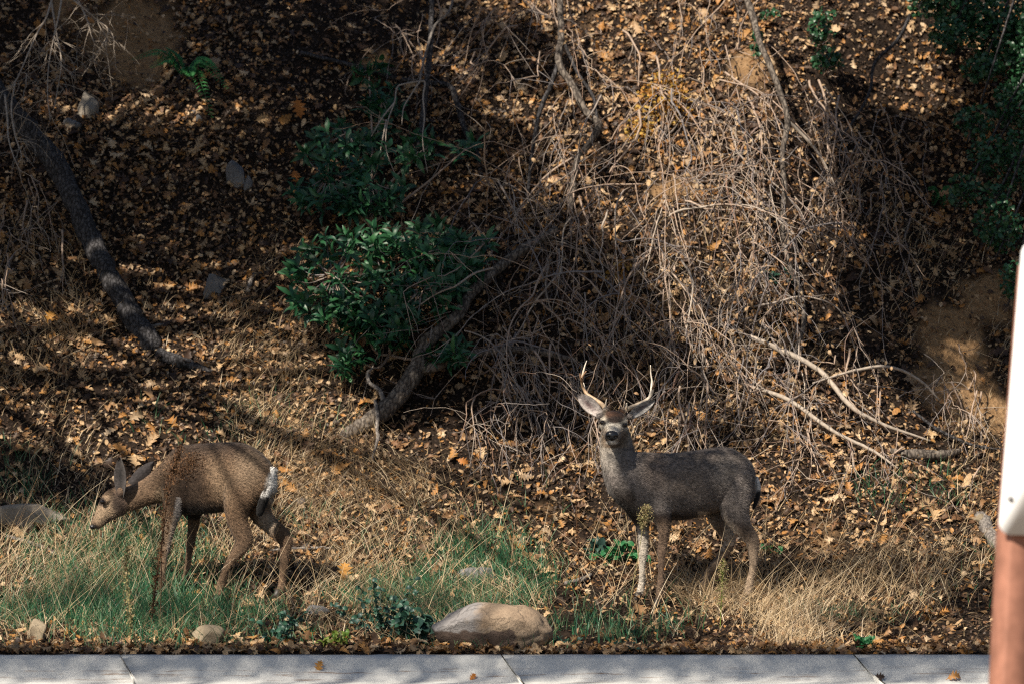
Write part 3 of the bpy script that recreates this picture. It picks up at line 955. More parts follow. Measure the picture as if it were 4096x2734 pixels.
    antler(([(2491, 1650, -.12), (2503, 1636, -.11), (2521, 1628, -.07), (2553, 1614, -.02), (2585, 1598, .02), (2604, 1578, .03), (2612, 1555, .01), (2610, 1530, .0), (2604, 1495, .0), (2602, 1458, -.02)], .021, .0035, bone, pale, 36),
           [([(2611, 1552, .01), (2615, 1540, -.02), (2618, 1523, -.04)], .010, .003, brown, brown, 8),
            ([(2597, 1590, .03), (2604, 1560, .07), (2606, 1530, .09), (2607, 1502, .1)], .011, .003, pale, pale, 12),
            ([(2506, 1636, -.11), (2508, 1622, -.14), (2507, 1610, -.16)], .012, .003, bone, pale, 10)])
    part('ear', ear(px_point(2408, 1660, DEER_Y - .10), px_point(2311, 1574, DEER_Y - .05), .050, (.15, -1, -.25), 1, (.42, .37, .34), (.13, .085, .085), (.13, .11, .10)), M_fur, o, True, 'fur_colour')
    part('ear', ear(px_point(2510, 1668, DEER_Y - .10), px_point(2618, 1597, DEER_Y - .05), .042, (.35, -1, -.35), 1, (.38, .36, .34), (.11, .08, .08), (.14, .125, .115)), M_fur, o, True, 'fur_colour')
    # short tail hanging against the rump
    bm = bmesh.new()
    R = spline(np.array([(3022, 1905, 10, .09, .02), (3030, 1940, 13, .08, .028), (3028, 1985, 12, .07, .026), (3018, 2020, 7, .06, .016), (3012, 2035, 3, .06, .008)], float), 16)
    loft(bm, [px_point(a, b, DEER_Y + d) for a, b, _, d, _ in R], [r[2] * PXM for r in R], [r[4] for r in R])
    t = bm_part('tail', bm, M_fur, o)
    Vt, _ = mesh_arrays(t.data); _, vv = to_px(Vt + np.array(o.location))
    set_cols(t.data, paint(np.tile(np.array([.55, .52, .48]), (len(Vt), 1)), (.012, .011, .011), sstep(1950, 1965, vv)))
    return o
BUCK = build_buck()

def build_doe():
    bm = bmesh.new(); feet = []
    trunk_loft(bm, [(640, 1862, 1990, .20, .07), (672, 1815, 2030, .18, .12), (712, 1782, 2052, .15, .155), (760, 1775, 2056, .11, .175), (826, 1770, 2052, .07, .19), (890, 1766, 2045, .03, .195),
                    (940, 1766, 2032, -.01, .19), (994, 1777, 2022, -.05, .18), (1042, 1806, 2010, -.08, .165), (1080, 1846, 1992, -.10, .135), (1106, 1890, 1965, -.12, .08)])
    px_loft(bm, [(712, 1915, 108, .16, .12), (655, 1935, 74, .16, .095), (600, 1960, 56, .15, .075), (545, 1983, 50, .13, .065), (505, 1996, 50, .12, .06)])
    px_loft(bm, [(520, 1985, 40, .12, .05), (490, 1992, 54, .11, .062), (460, 2010, 60, .10, .068), (436, 2032, 50, .10, .058), (415, 2056, 38, .09, .045), (398, 2078, 29, .09, .038), (385, 2094, 23, .09, .034), (376, 2104, 15, .09, .024)])
    for dy in (.035, .155):
        blob(bm, px_point(424, 1998, DEER_Y + dy), np.array([.03, .018, .022]))
    for ex, ey, dy in ((484, 1965, .05), (512, 1950, .17)):
        blob(bm, px_point(ex, ey, DEER_Y + dy), np.array([.035, .03, .04]))
    # near hind leg, far hind leg (stretched back), near foreleg, far foreleg
    leg_loft(bm, [(985, 1890, 78, -.12, .09), (970, 1960, 78, -.14, .09), (948, 2025, 54, -.15, .07), (950, 2080, 42, -.15, .05), (965, 2125, 38, -.15, .04), (976, 2158, 35, -.15, .036), (958, 2195, 28, -.15, .03),
                  (930, 2232, 20, -.15, .024), (906, 2270, 15, -.15, .02), (892, 2305, 15, -.15, .021), (884, 2330, 16, -.155, .023), (872, 2380, 14, -.16, .022)], feet)
    leg_loft(bm, [(1040, 1950, 60, -.02, .07), (1030, 2010, 58, .0, .065), (1048, 2060, 42, .0, .052), (1085, 2100, 34, .0, .042), (1125, 2135, 33, .0, .038), (1143, 2165, 28, .0, .034), (1140, 2200, 22, .0, .027),
                  (1135, 2260, 17, .0, .022), (1130, 2310, 16, .0, .021), (1126, 2345, 17, -.005, .023), (1115, 2385, 14, -.01, .022)], feet)
    leg_loft(bm, [(705, 1940, 62, .06, .06), (700, 2000, 50, .03, .055), (690, 2050, 34, .02, .046), (680, 2100, 23, .02, .034), (670, 2150, 18, .02, .028), (664, 2190, 18, .02, .028), (658, 2225, 13, .02, .02),
                  (650, 2290, 12, .02, .018), (646, 2320, 14, .02, .021), (636, 2360, 14, .015, .022)], feet)
    leg_loft(bm, [(770, 1960, 58, .24, .06), (778, 2030, 34, .25, .046), (772, 2090, 23, .25, .034), (766, 2140, 18, .25, .028), (760, 2180, 18, .25, .028), (755, 2215, 13, .25, .02),
                  (748, 2270, 12, .25, .018), (744, 2295, 14, .25, .021), (734, 2325, 14, .245, .022)], feet)
    me = grow(bm, .0065, 9)
    V, N = mesh_arrays(me)
    u, v = to_px(V)
    n1 = fbm(V[:, 0] * 6 + 3, V[:, 2] * 6)
    C = np.tile(np.array([.175, .110, .066]), (len(V), 1)) * (1 + .15 * n1)[:, None]
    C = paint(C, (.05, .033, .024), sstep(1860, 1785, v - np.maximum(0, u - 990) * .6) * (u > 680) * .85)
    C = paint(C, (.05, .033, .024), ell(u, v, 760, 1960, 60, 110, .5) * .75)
    C = paint(C, (.03, .021, .017), sstep(1985, 2040, v) * (u > 700) * (u < 900) * (v < 2075) * (V[:, 1] > DEER_Y - .1))  # shadow between the legs painted dark into the coat
    C = paint(C, (.25, .175, .11), ell(u, v, 880, 1925, 40, 90, .6, -.3) * .6)  # painted highlight on the flank
    C = paint(C, (.27, .20, .135), ell(u, v, 990, 1880, 60, 70, .6) * .5)  # sunlit hip, painted as lighter fur
    C = paint(C, (.13, .085, .055), sstep(2050, 2150, v) * .6)
    C = paint(C, (.22, .14, .085), sstep(2190, 2290, v) * .6)
    C = paint(C, (.42, .33, .25), ((u > 1015) & (v > 2060) & (v < 2180)).astype(float) * sstep(20, -20, (v - 2130) - (u - 1060) * .7) * 0 + ell(u, v, 1062, 2090, 40, 46, .4) * .9)
    C = paint(C, (.45, .40, .36), ((u > 665) & (u < 720) & (v > 1985) & (v < 2260)).astype(float) * sstep(-2, 10, u - (700 - (v - 1990) * .18)) * .9)
    C = paint(C, (.22, .16, .11), ((u > 600) & (u < 705) & (v > 2060)).astype(float) * .6)
    C = paint(C, (.72, .70, .66), ell(u, v, 1096, 1940, 34, 66, .3, .15))          # white rump patch
    C = paint(C, (.34, .27, .2), ell(u, v, 1100, 2010, 30, 40, .5) * .7)
    # neck and face
    C = paint(C, (.16, .105, .066), ((u < 660)).astype(float) * .7)
    C = paint(C, (.40, .29, .19), ell(u, v, 425, 2045, 42, 62, .4, .65) * .85)
    C = paint(C, (.36, .25, .16), ell(u, v, 440, 1992, 30, 16, .5) * .7)
    C = paint(C, (.10, .07, .06), ell(u, v, 476, 2010, 30, 52, .5) * .7)
    C = paint(C, (.12, .085, .07), ell(u, v, 440, 2085, 34, 18, .5, -.5) * .7)
    C = paint(C, (.05, .035, .028), ell(u, v, 408, 2004, 16, 17, .4))
    C = paint(C, (.018, .015, .015), ell(u, v, 374, 2106, 18, 14, .4))
    C = paint(C, (.42, .31, .20), ell(u, v, 645, 1980, 26, 30, .5) * .6)
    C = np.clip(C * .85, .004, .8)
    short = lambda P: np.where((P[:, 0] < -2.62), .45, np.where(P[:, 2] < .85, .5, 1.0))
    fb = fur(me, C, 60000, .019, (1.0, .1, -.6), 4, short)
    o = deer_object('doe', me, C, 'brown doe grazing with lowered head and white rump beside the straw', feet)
    stuff(part('fur', fb, M_fur, o, attr='fur_colour'))
    for p, gz in feet: bm_part('hoof', hoof(p, gz, .95), M_hoof, o)
    for dy in (.025, .165):
        bm = bmesh.new(); blob(bm, px_point(410, 2004, DEER_Y + dy), np.array([.019, .012, .017])); bm_part('eye', bm, M_eye, o)
    bm = bmesh.new()
    blob(bm, px_point(371, 2104, DEER_Y + .09), np.array([.022, .024, .020])); bm_part('nose', bm, M_nose, o)
    part('ear', ear(px_point(484, 1985, DEER_Y + .04), px_point(482, 1827, DEER_Y - .02), .052, (-.55, -1, 0), 1, (.06, .052, .05), (.022, .02, .02), (.045, .036, .033), .3), M_fur, o, True, 'fur_colour')
    part('ear', ear(px_point(510, 1952, DEER_Y + .17), px_point(616, 1843, DEER_Y + .20), .046, (.15, 1, .1), 1, (.12, .10, .095), (.04, .035, .03), (.035, .03, .03), .3), M_fur, o, True, 'fur_colour')
    bm = bmesh.new()
    R = spline(np.array([(1094, 1872, 14, -.17, .03), (1084, 1905, 17, -.19, .03), (1072, 1950, 18, -.205, .03), (1058, 1990, 18, -.205, .03), (1046, 2025, 17, -.20, .026), (1038, 2055, 10, -.205, .014)], float), 22)
    loft(bm, [px_point(a, b, DEER_Y + d) for a, b, _, d, _ in R], [r[2] * PXM for r in R], [r[4] for r in R])
    t = bm_part('tail', bm, M_fur, o)
    Vt, _ = mesh_arrays(t.data); uu, vv = to_px(Vt + np.array(o.location))
    Ct = paint(np.tile(np.array([.72, .70, .67]), (len(Vt), 1)), (.010, .009, .009), sstep(1975, 1990, vv))
    Ct = paint(Ct, (.03, .025, .022), ell(uu, vv, 1064, 1945, 7, 32, .5, .35))
    set_cols(t.data, Ct)
    fb = fur(t.data, Ct, 2600, .03, (-.15, 0, -1), 5)
    fb.v = [q + np.array(o.location) for q in fb.v]
    stuff(part('tail_hair', fb, M_fur, t, attr='fur_colour'))
    return o
DOE = build_doe()

# ------------------------------------------------------------------ sign on a leaning post at the near road edge
def sign_post():
    Y = 18.0
    bl = px_point(3992, 2135, Y); br = np.array([bl[0] + .62, Y, bl[2]])
    root = empty('road_sign', (bl[0] + .12, Y, -.02), 'blank white road sign on a red-brown leaning post at the road edge', 'sign')
    lean = math.tan(math.radians(4.9))
    # board with rounded corners, thin plate
    mb = MB(); w, h, r = .66, 1.36, .06
    out = []
    for cx, cz, a0 in ((r, r, 180), (w - r, r, 270), (w - r, h - r, 0), (r, h - r, 90)):
        for k in range(7):
            a = math.radians(a0 + 15 * k); out.append((cx + r * math.cos(a), cz + r * math.sin(a)))
    n = len(out)
    V = [(bl[0] + x + z * lean, Y - .004, bl[2] + z - x * lean * .2) for x, z in out] + [(bl[0] + x + z * lean, Y + .004, bl[2] + z - x * lean * .2) for x, z in out]
    cf = len(V); V += [tuple(np.mean(V[:n], 0)), tuple(np.mean(V[n:2 * n], 0))]
    j = np.arange(n)
    mb.add(V, [np.stack([j, (j + 1) % n, n + (j + 1) % n, n + j], -1), np.stack([np.full(n, cf), (j + 1) % n, j], -1), np.stack([np.full(n, cf + 1), n + j, n + (j + 1) % n], -1)])
    part('sign_board', mb, M_sign, root)
    # square post with chamfered edges, two faces seen
    mb = MB()
    top = px_point(3984, 1500, Y); 
    def cx(z): return bl[0] + .096 + (z - bl[2]) * lean * (.63 if z < bl[2] else 1.0)
    zs = [-.05, .3, .8, bl[2], bl[2] + .7, bl[2] + 1.25]
    prof = []
    hw, ch = .07, .012
    for sx, sy in ((-1, -1), (1, -1), (1, 1), (-1, 1)):
        if sx * sy > 0: prof += [(sx * hw, sy * (hw - ch)), (sx * (hw - ch), sy * hw)] if False else [(sx * hw, sy * (hw - ch)), (sx * (hw - ch), sy * hw)][::(1 if sx > 0 else 1)]
        else: prof += [(sx * (hw - ch), sy * hw), (sx * hw, sy * (hw - ch))]
    ang = [math.atan2(b, a) for a, b in prof]; prof = [p for _, p in sorted(zip(ang, prof))]
    # the post stands a little to the right of the board's edge
    m = len(prof); V = []
    rz = math.radians(24)
    for z in zs:
        for a, b in prof:
            V.append((cx(z) + a * math.cos(rz) - b * math.sin(rz), Y + .11 + a * math.sin(rz) + b * math.cos(rz), z))
    i = np.arange(len(zs) - 1)[:, None]; j = np.arange(m)[None]
    F = [np.stack([i * m + j, i * m + (j + 1) % m, (i + 1) * m + (j + 1) % m, (i + 1) * m + j], -1).reshape(-1, 4)]
    V.append((cx(zs[-1]), Y + .11, zs[-1])); k = len(V) - 1; jj = np.arange(m)
    F.append(np.stack([np.full(m, k), (len(zs) - 1) * m + jj, (len(zs) - 1) * m + (jj + 1) % m], -1))
    mb.add(V, F)
    part('post', mb, M_post, root)
    for z in (.17, 1.2):
        mb = MB()
        c = np.array([bl[0] + .04 + z * lean, Y - .004, bl[2] + z])
        tube(mb, [c + (0, .115, 0), c, c - (0, .012, 0)], [.006, .016, .012], 8)
        part('bolt', mb, M_bolt, root, True)
sign_post()

# ------------------------------------------------------------------ leaf litter
PA = (-6.6, 6.6, 26.06, 36.8)
def ground_samples(n, r, dens, box=PA, cap=1.8):
    x = r.uniform(box[0], box[1], n); y = r.uniform(box[2], box[3], n)
    nn = terr_n(x, y)
    w = dens(x, y) * np.minimum(1 / nn[:, 2], cap) / cap
    k = r.random(n) < w
    return x[k], y[k], nn[k]

def litter_density(x, y):
    d = np.interp(y, [26.0, 26.35, 26.6, 28.3, 28.9, 30], [.95, .8, .33, .38, .8, 1])
    d = d * np.clip(.85 + .5 * fbm(x * 1.7, y * 1.7), .35, 1)
    d = d * (1 - .85 * bare(x, y))
    left = np.exp(-((x + 3.0) / 1.6) ** 2) * np.exp(-((y - 30.2) / .9) ** 2)     # straw covers the leaves here
    thick = np.exp(-((x - .9) / 1.5) ** 2) * np.exp(-((y - 31.0) / 1.3) ** 2)
    return d * (1 - .4 * left) * (1 - .45 * thick)

def lay_leaves(r, x, y, nn, tilt, lift):
    n = len(x)
    nrm = nn + r.normal(size=(n, 3)) * tilt
    ax = r.normal(size=(n, 3)) + nn * r.normal(size=(n, 1)) * .25
    R = frames(ax, nrm)
    p = np.stack([x, y, terr(x, y)], -1) + nn * (r.random(n) ** 1.5 * lift + .004)[:, None]
    return R, p

def leaf_litter():
    r = np.random.default_rng(101)
    mb = MB()
    for tmpl, n, s0, s1, tilt, lift in [(T_OVAL, 180000, .026, .062, .5, .035), (T_OAK, 34000, .06, .13, .36, .045)]:
        x, y, nn = ground_samples(int(n * 1.67), r, litter_density, PA, 3.0)
        R, p = lay_leaves(r, x, y, nn, tilt, lift)
        s = s0 + (s1 - s0) * r.random(len(x)) ** 1.6
        k = r.integers(0, len(tmpl), len(x))
        for q in range(len(tmpl)):
            m = k == q
            asp = r.uniform(.75, 1.15, m.sum())
            scatter(mb, tmpl[q], R[m], p[m], np.stack([s[m], s[m] * asp, s[m] * r.uniform(.5, 1.6, m.sum())], -1))
    n0 = 210000                                      # crumbs of leaf between the whole leaves
    x, y, nn = ground_samples(n0, r, lambda a, b: np.clip(litter_density(a, b) + .25, 0, 1) * np.where(bare(a, b) > .5, .35, 1), (-4.9, 4.9, 26.06, 34.6))
    R, p = lay_leaves(r, x, y, nn, .5, .012)
    crumb = (np.array([(-.5, 0, 0), (0, .3, .08), (.5, .05, 0), (.1, -.32, .05)]), [np.array([[0, 3, 2, 1]])])
    s = r.uniform(.012, .034, len(x))
    cb = MB(); scatter(cb, crumb, R, p, s)
    o = link('leaf_mould', cb.mesh('leaf_mould', M_mould)); stuff(o); thing(o, 'dark broken leaf crumbs between the whole fallen leaves', 'leaves')
    o = link('leaf_litter', mb.mesh('leaf_litter', M_litter))
    stuff(o); thing(o, 'brown and tan dead leaves carpeting the bank', 'leaves')
    # drift of leaves caught along the back of the kerb
    n = 900; kb = MB()
    x = r.uniform(-4.2, 4.2, n); y = 26.02 + r.random(n) ** 1.5 * .3
    nn = np.tile(np.array([[0, -.35, 1.0]]), (n, 1)); R, p = lay_leaves(r, x, y, nn, .4, .03)
    p[:, 2] = np.maximum(p[:, 2], .168) + r.random(n) * .02
    for q in range(len(T_OAK)):
        m = np.arange(n) % len(T_OAK) == q; scatter(kb, T_OAK[q], R[m], p[m], r.uniform(.05, .12, m.sum()))
    o = link('kerb_leaves', kb.mesh('kerb_leaves', M_litter)); stuff(o); thing(o, 'tan oak leaves drifted along the back edge of the kerb', 'leaves')
    # the largest leaves, one by one, on the ground they lie on
    meshes = []
    for t in T_OAK:
        b = MB(); b.add(*t); meshes.append(b.mesh('fallen_leaf', M_fallen))
    x, y, nn = ground_samples(2400, r, lambda a, b: litter_density(a, b) * (np.abs(a) < .128 * b) * (b < 34.2))
    x, y, nn = x[:285], y[:285], nn[:285]
    R, p = lay_leaves(r, x, y, nn, .3, .03)
    p = p + nn * .02
    from mathutils import Matrix
    for i in range(len(x)):
        o = link('fallen_leaf', meshes[i % len(meshes)], HILL)
        s = r.uniform(.12, .19)
        o.matrix_world = Matrix.Translation(Vector(p[i])) @ Matrix(R[i].tolist()).to_4x4() @ Matrix.Diagonal((s, s * r.uniform(.8, 1.1), s, 1))
leaf_litter()

def single_leaf(px, py, size, mat, label, off=.05, up=None, seed=0, name='oak_leaf', t=0, onto=None):
    r = np.random.default_rng(seed)
    p = off_ground(px, py, off) if onto is None else np.array(onto)
    b = MB()
    nrm = np.array([[0.1, -1, .35]]) + r.normal(size=(1, 3)) * .15
    ax = np.array([up if up is not None else r.normal(size=3)])
    scatter(b, T_OAK[t], frames(ax, nrm), np.zeros((1, 3)), np.array([size]))
    return thing(link(name, b.mesh(name, mat), None, p), label, 'leaf')
single_leaf(1378, 2282, .17, M_orange, 'large orange oak leaf caught upright in straw above the boulder', .3, (.1, 0, 1), 1)
single_leaf(200, 1270, .15, M_orange, 'bright orange oak leaf on the slope below the leaning trunk', .06, (.3, 0, 1), 2, t=1)
single_leaf(545, 1660, .15, M_hang, 'pale yellow curled leaf lit by sun among the straw', .08, (.8, 0, .4), 3, t=1)
single_leaf(1180, 700, .14, M_orange, 'rust orange leaf hanging left of the green bush', .12, (.15, 0, -1), 4)
single_leaf(1195, 430, .2, M_orange, 'long orange leaf hanging by a twig above the green bush', .15, (.2, 0, -1), 5, t=3)
single_leaf(2140, 1440, .11, M_hang, 'cream pointed leaf caught on the dark fallen branch', .35, (.5, 0, -.6), 6)
single_leaf(1850, 1840, .10, M_orange, 'orange leaf caught on bramble canes by the fallen trunk', .2, (.9, 0, -.3), 7)
single_leaf(1845, 2065, .06, M_orange, 'tiny bright orange-red leaf lying on sunlit litter', .05, (.7, 0, .3), 9)
single_leaf(720, 2665, .10, M_orange, 'curled orange leaf resting against the pale kerb face', 0, (.15, -.35, 1), 8, onto=(-1.28, 25.80, .088), t=1)
single_leaf(3500, 2722, .09, M_fallen, 'brown leaf in the gutter by a kerb joint', 0, (1, 0, .1), 10, onto=(2.42, 25.70, .03))
single_leaf(3790, 2715, .11, M_fallen, 'pale tan leaf in the gutter beside the road sign', 0, (1, .3, .1), 11, onto=(2.92, 25.70, .035), t=1)
single_leaf(1890, 2728, .07, M_orange, 'small yellow leaf low on the kerb beneath the boulder', 0, (.6, 0, .8), 12, onto=(-.26, 25.72, .03))
single_leaf(2330, 2650, .13, M_fallen, 'dark red-brown oak leaf at the kerb edge under the straw tuft', .03, (1, 0, .2), 13, onto=(1.85, 26.12, .2))

# ------------------------------------------------------------------ grass
def blades(r, x, y, h, lean, bend, w, base_dir=None, segs=3, lift=0.0):
    n = len(x)
    p = np.stack([x, y, terr(x, y) - .008 + lift], -1)
    a = r.uniform(0, 2 * math.pi, n) if base_dir is None else base_dir
    d = np.stack([np.cos(a), np.sin(a), np.zeros(n)], -1)
    fa = r.uniform(0, math.pi, n)
    s = np.stack([np.cos(fa), np.sin(fa) * .5, np.zeros(n)], -1)
    ts = np.linspace(0, 1, segs + 1)
    V = []
    for t in ts:
        c = p + d * (h * (lean * t + bend * t * t))[:, None] + np.array([0, 0, 1.0]) * (h * (t - .55 * bend * t * t) * np.sqrt(np.maximum(0.1, 1 - lean ** 2)))[:, None]
        ww = (w * (1 - t) ** .6)[:, None] * .5
        if t < 1: V += [c - s * ww, c + s * ww]
        else: V += [c]
    V = np.stack(V, 1); k = V.shape[1]
    q = np.array([(2 * i, 2 * i + 1, 2 * i + 3, 2 * i + 2) for i in range(segs - 1)])
    tr = np.array([(2 * segs - 2, 2 * segs - 1, 2 * segs)])
    o = (np.arange(n) * k)[:, None, None]
    return V.reshape(-1, 3), [(q[None] + o).reshape(-1, 4), (tr[None] + o).reshape(-1, 3)]

def pxwin(x, y):
    """photo pixel of ground points"""
    return to_px(np.stack([x, y, terr(x, y)], -1))

def green_density(x, y):
    u, v = pxwin(x, y)
    d = np.interp(v, [2010, 2120, 2200, 2480, 2560, 2610], [0, .35, .85, 1, .5, .12]) * sstep(2350, 2050, u)
    d = np.maximum(d, np.interp(v, [2040, 2120, 2200, 2500], [0, .5, .7, .6]) * sstep(500, 200, u))
    d = np.maximum(d, .7 * ell(u, v, 3480, 2440, 260, 45, .5))
    d = np.maximum(d, .45 * ell(u, v, 3850, 2330, 260, 120, .5))
    d = np.maximum(d, .5 * ell(u, v, 2450, 2480, 300, 80, .5))
    d = np.maximum(d, .22 * ell(u, v, 1990, 1990, 180, 60, .6))
    d = np.maximum(d, .25 * ell(u, v, 3640, 1970, 220, 90, .6))
    d = np.maximum(d, .12 * ell(u, v, 900, 1700, 400, 120, .6))
    d = np.maximum(d, .35 * ell(u, v, 60, 1900, 150, 100, .6))
    cl = np.clip(.55 + .9 * fbm(x * 3.1 + 7, y * 3.1), .05, 1)
    return d * cl

def grass():
    r = np.random.default_rng(202)
    mb = MB()
    x, y, nn = ground_samples(190000, r, green_density, (-4.6, 4.6, 26.1, 31.5))
    n = len(x)
    h = r.uniform(.07, .22, n) * (1 + .5 * fbm(x * 2, y * 2)); h = np.clip(h, .05, .34)
    mb.add(*blades(r, x, y, h, r.uniform(0, .4, n), r.uniform(.05, .6, n), r.uniform(.0045, .0085, n)))
    o = link('green_grass', mb.mesh('green_grass', M_green)); stuff(o); thing(o, 'short green grass along the foot of the bank', 'grass')

    def dry_d(x, y):
        u, v = pxwin(x, y)
        d = .75 * ell(u, v, 650, 1560, 620, 420, .5)
        d = np.maximum(d, ell(u, v, 620, 1350, 300, 200, .6))
        d = np.maximum(d, .8 * ell(u, v, 1150, 1900, 700, 200, .5))
        d = np.maximum(d, .55 * np.interp(v, [2050, 2200, 2400, 2560, 2600], [.3, .7, .8, .35, .1]))
        d = np.maximum(d, ell(u, v, 2650, 2380, 420, 110, .5))
        d = np.maximum(d, ell(u, v, 3150, 2500, 170, 110, .6))
        d = np.maximum(d, .65 * ell(u, v, 3500, 2320, 400, 130, .6))
        d = np.maximum(d, .4 * ell(u, v, 3400, 2000, 500, 150, .6))
        return np.clip(d, 0, 1) * np.clip(.45 + 1.3 * fbm(x * 2.7 + 2, y * 2.7 + 5), .04, 1) * (1 - .7 * bare(x, y))
    mb = MB()
    x, y, nn = ground_samples(130000, r, dry_d, (-4.8, 4.8, 26.12, 32.2))
    n = len(x)
    # tufts lean together
    a = 2.2 * fbm(x * 1.3, y * 1.3 + 9) - 1.2 + r.normal(size=n) * .9
    h = r.uniform(.06, .28, n) * np.interp(y, [26.1, 26.6, 27.5, 33], [.6, .85, 1, 1.05])
    mb.add(*blades(r, x, y, h, r.uniform(.1, .75, n), r.uniform(.0, .9, n), r.uniform(.004, .007, n), a, 4, lift=r.random(n) * .05))
    # straw fallen flat
    x, y, nn = ground_samples(60000, r, dry_d, (-4.8, 4.8, 26.12, 32.2))
    n = len(x)
    mb.add(*blades(r, x, y, r.uniform(.1, .3, n), r.uniform(.85, .97, n), r.uniform(-.1, .2, n), r.uniform(.004, .0065, n), None, 3, lift=.04 + r.random(n) * .05))
    o = link('dry_grass', mb.mesh('dry_grass', M_straw)); stuff(o); thing(o, 'dry straw coloured grass spread over the lower bank', 'grass')
    # tall single straw stalks
    mb = MB()
    def stalk_d(x, y):
        u, v = pxwin(x, y)
        d = .9 * ell(u, v, 700, 2200, 750, 330, .5) + .5 * ell(u, v, 1650, 2200, 500, 250, .6) + .6 * ell(u, v, 2600, 2250, 600, 220, .6) + .5 * ell(u, v, 3500, 2250, 450, 250, .6)
        return np.clip(d, 0, 1)
    x, y, nn = ground_samples(3600, r, stalk_d, (-4.4, 4.4, 26.4, 29.4))
    n = len(x)
    a = np.where(r.random(n) < .65, r.normal(size=n) * .5, math.pi + r.normal(size=n) * .5)
    mb.add(*blades(r, x, y, r.uniform(.22, .75, n), r.uniform(.1, .75, n), r.uniform(0, .35, n), r.uniform(.004, .006, n), a, 5))
    o = link('straw_stalks', mb.mesh('straw_stalks', M_straw)); stuff(o); thing(o, 'tall thin straw stalks leaning in front of the deer', 'grass')
grass()

# ------------------------------------------------------------------ trunks and fallen wood
def trunk_path(pts, n):
    return spline(np.array([off_ground(a, b, o) for a, b, o in pts]), n)

def limb(pts, radii, mat, parent, name, n=30, sides=12, rough=.06):
    P = trunk_path(pts, n)
    R = np.interp(np.linspace(0, 1, n), np.linspace(0, 1, len(radii)), radii)
    P = P + rng.normal(size=P.shape) * (R * .06)[:, None]
    mb = MB(); tube(mb, P, R, sides, rough=rough)
    return part(name, mb, mat, parent, True), P

def twig_walk(p, d, L, r0, n, droop, wob, r, r1=.0012):
    d = np.array(d, float); d /= np.linalg.norm(d); P = [np.array(p, float)]
    st = L / n
    for i in range(n):
        d = d + r.normal(size=3) * wob + np.array([0, 0, -droop]) * (i / n + .3)
        d /= np.linalg.norm(d)
        q = P[-1] + d * st
        P.append(q)
    P = np.array(P)
    return P, np.linspace(r0, r1, n + 1)

def twig_tree(mb, p, d, L, r0, r, droop, wob, depth, sides=4, kids=4, tips=None):
    P, R = twig_walk(p, d, L, r0, max(5, int(L / .07)), droop, wob, r)
    tube(mb, P, R, sides, cap=False)
    if tips is not None: tips.append((P[-1], P[-1] - P[-2]))
    if depth > 0:
        for k in range(kids):
            i = r.integers(int(len(P) * .2), len(P) - 1)
            t = P[min(i + 1, len(P) - 1)] - P[i]
            dd = t / np.linalg.norm(t) + r.normal(size=3) * .55
            twig_tree(mb, P[i], dd, L * r.uniform(.3, .6), max(R[i] * .65, .0016), r, droop, wob, depth - 1, sides, max(2, kids - 1), tips)

LT = empty('oak_tree', off_ground(640, 1440, .02), 'dark-barked oak trunk leaning down the left bank with pale bare twigs', 'tree')
t_, TP = limb([(-160, 180, .9), (30, 420, .75), (130, 540, .62), (225, 660, .5), (300, 810, .38), (365, 960, .28), (430, 1090, .2), (490, 1200, .12), (545, 1290, .05), (620, 1400, -.05)],
              [.085, .085, .09, .088, .085, .085, .08, .085, .09, .1], M_bark, LT, 'trunk', 46, 14, .07)
def left_twigs():
    r = np.random.default_rng(7)
    starts = [((215, -30, 1.1), [(185, 70), (150, 130), (110, 220), (70, 310), (40, 350), (0, 370)]),
              ((250, -30, 1.1), [(235, 60), (215, 150), (195, 260), (190, 370), (200, 480)]),
              ((260, -30, 1.1), [(330, 30), (390, 80), (430, 115), (425, 180)]),
              ((200, -30, 1.0), [(225, 130), (245, 240), (235, 330), (215, 440)]),
              ((300, -20, 1.0), [(345, 70), (365, 140), (380, 180)]),
              ((60, 330, .95), [(45, 430), (60, 540), (85, 620), (70, 660)]),
              ((20, 380, .95), [(30, 480), (35, 560), (60, 640), (85, 690)])]
    for (a, b, o), pts in starts:
        mb = MB()
        P = spline(np.array([off_ground(a, max(b, -30), o)] + [off_ground(u, v, o) for u, v in pts]), 22)
        tube(mb, P, np.linspace(.010, .0025, 22), 5)
        for k in range(10):
            i = r.integers(3, 21)
            t = P[i] - P[i - 1]
            twig_tree(mb, P[i], t / np.linalg.norm(t) + r.normal(size=3) * .6, r.uniform(.2, .6), .0036, r, .10, .16, 1, 4, 3)
        part('branch', mb, M_paletwig, LT, True)
left_twigs()

def log(name, pts, radii, mat, label, cat='log', n=20, rough=.1):
    P = trunk_path(pts, n)
    R = np.interp(np.linspace(0, 1, n), np.linspace(0, 1, len(radii)), radii)
    mb = MB(); tube(mb, P + rng.normal(size=P.shape) * (R * .1)[:, None], R, 10, rough=rough)
    base = P[np.argmin(P[:, 2])]
    mb.v = [v - base for v in mb.v]
    return thing(link(name, mb.mesh(name, mat, True), None, base), label, cat)
log('broken_log', [(640, 1415, .03), (700, 1440, .03), (770, 1462, .03), (860, 1485, .02)], [.05, .055, .04, .012], M_bark, 'split dark log end lying at the foot of the leaning trunk')
log('stick', [(30, 2140, .06), (110, 2165, .06), (180, 2190, .05), (225, 2215, .03)], [.012, .018, .018, .012], M_dead, 'pale peeled stick lying in the grass before the doe', 'stick')
log('stick', [(1080, 2198, .05), (1200, 2190, .06), (1330, 2188, .06)], [.01, .014, .012], M_dead, 'straight grey stick on the grass behind the doe', 'stick')
log('stick', [(2260, 2330, .08), (2330, 2315, .09), (2365, 2295, .09)], [.016, .02, .012], M_dead, 'short whitish stick in straw before the buck', 'stick')
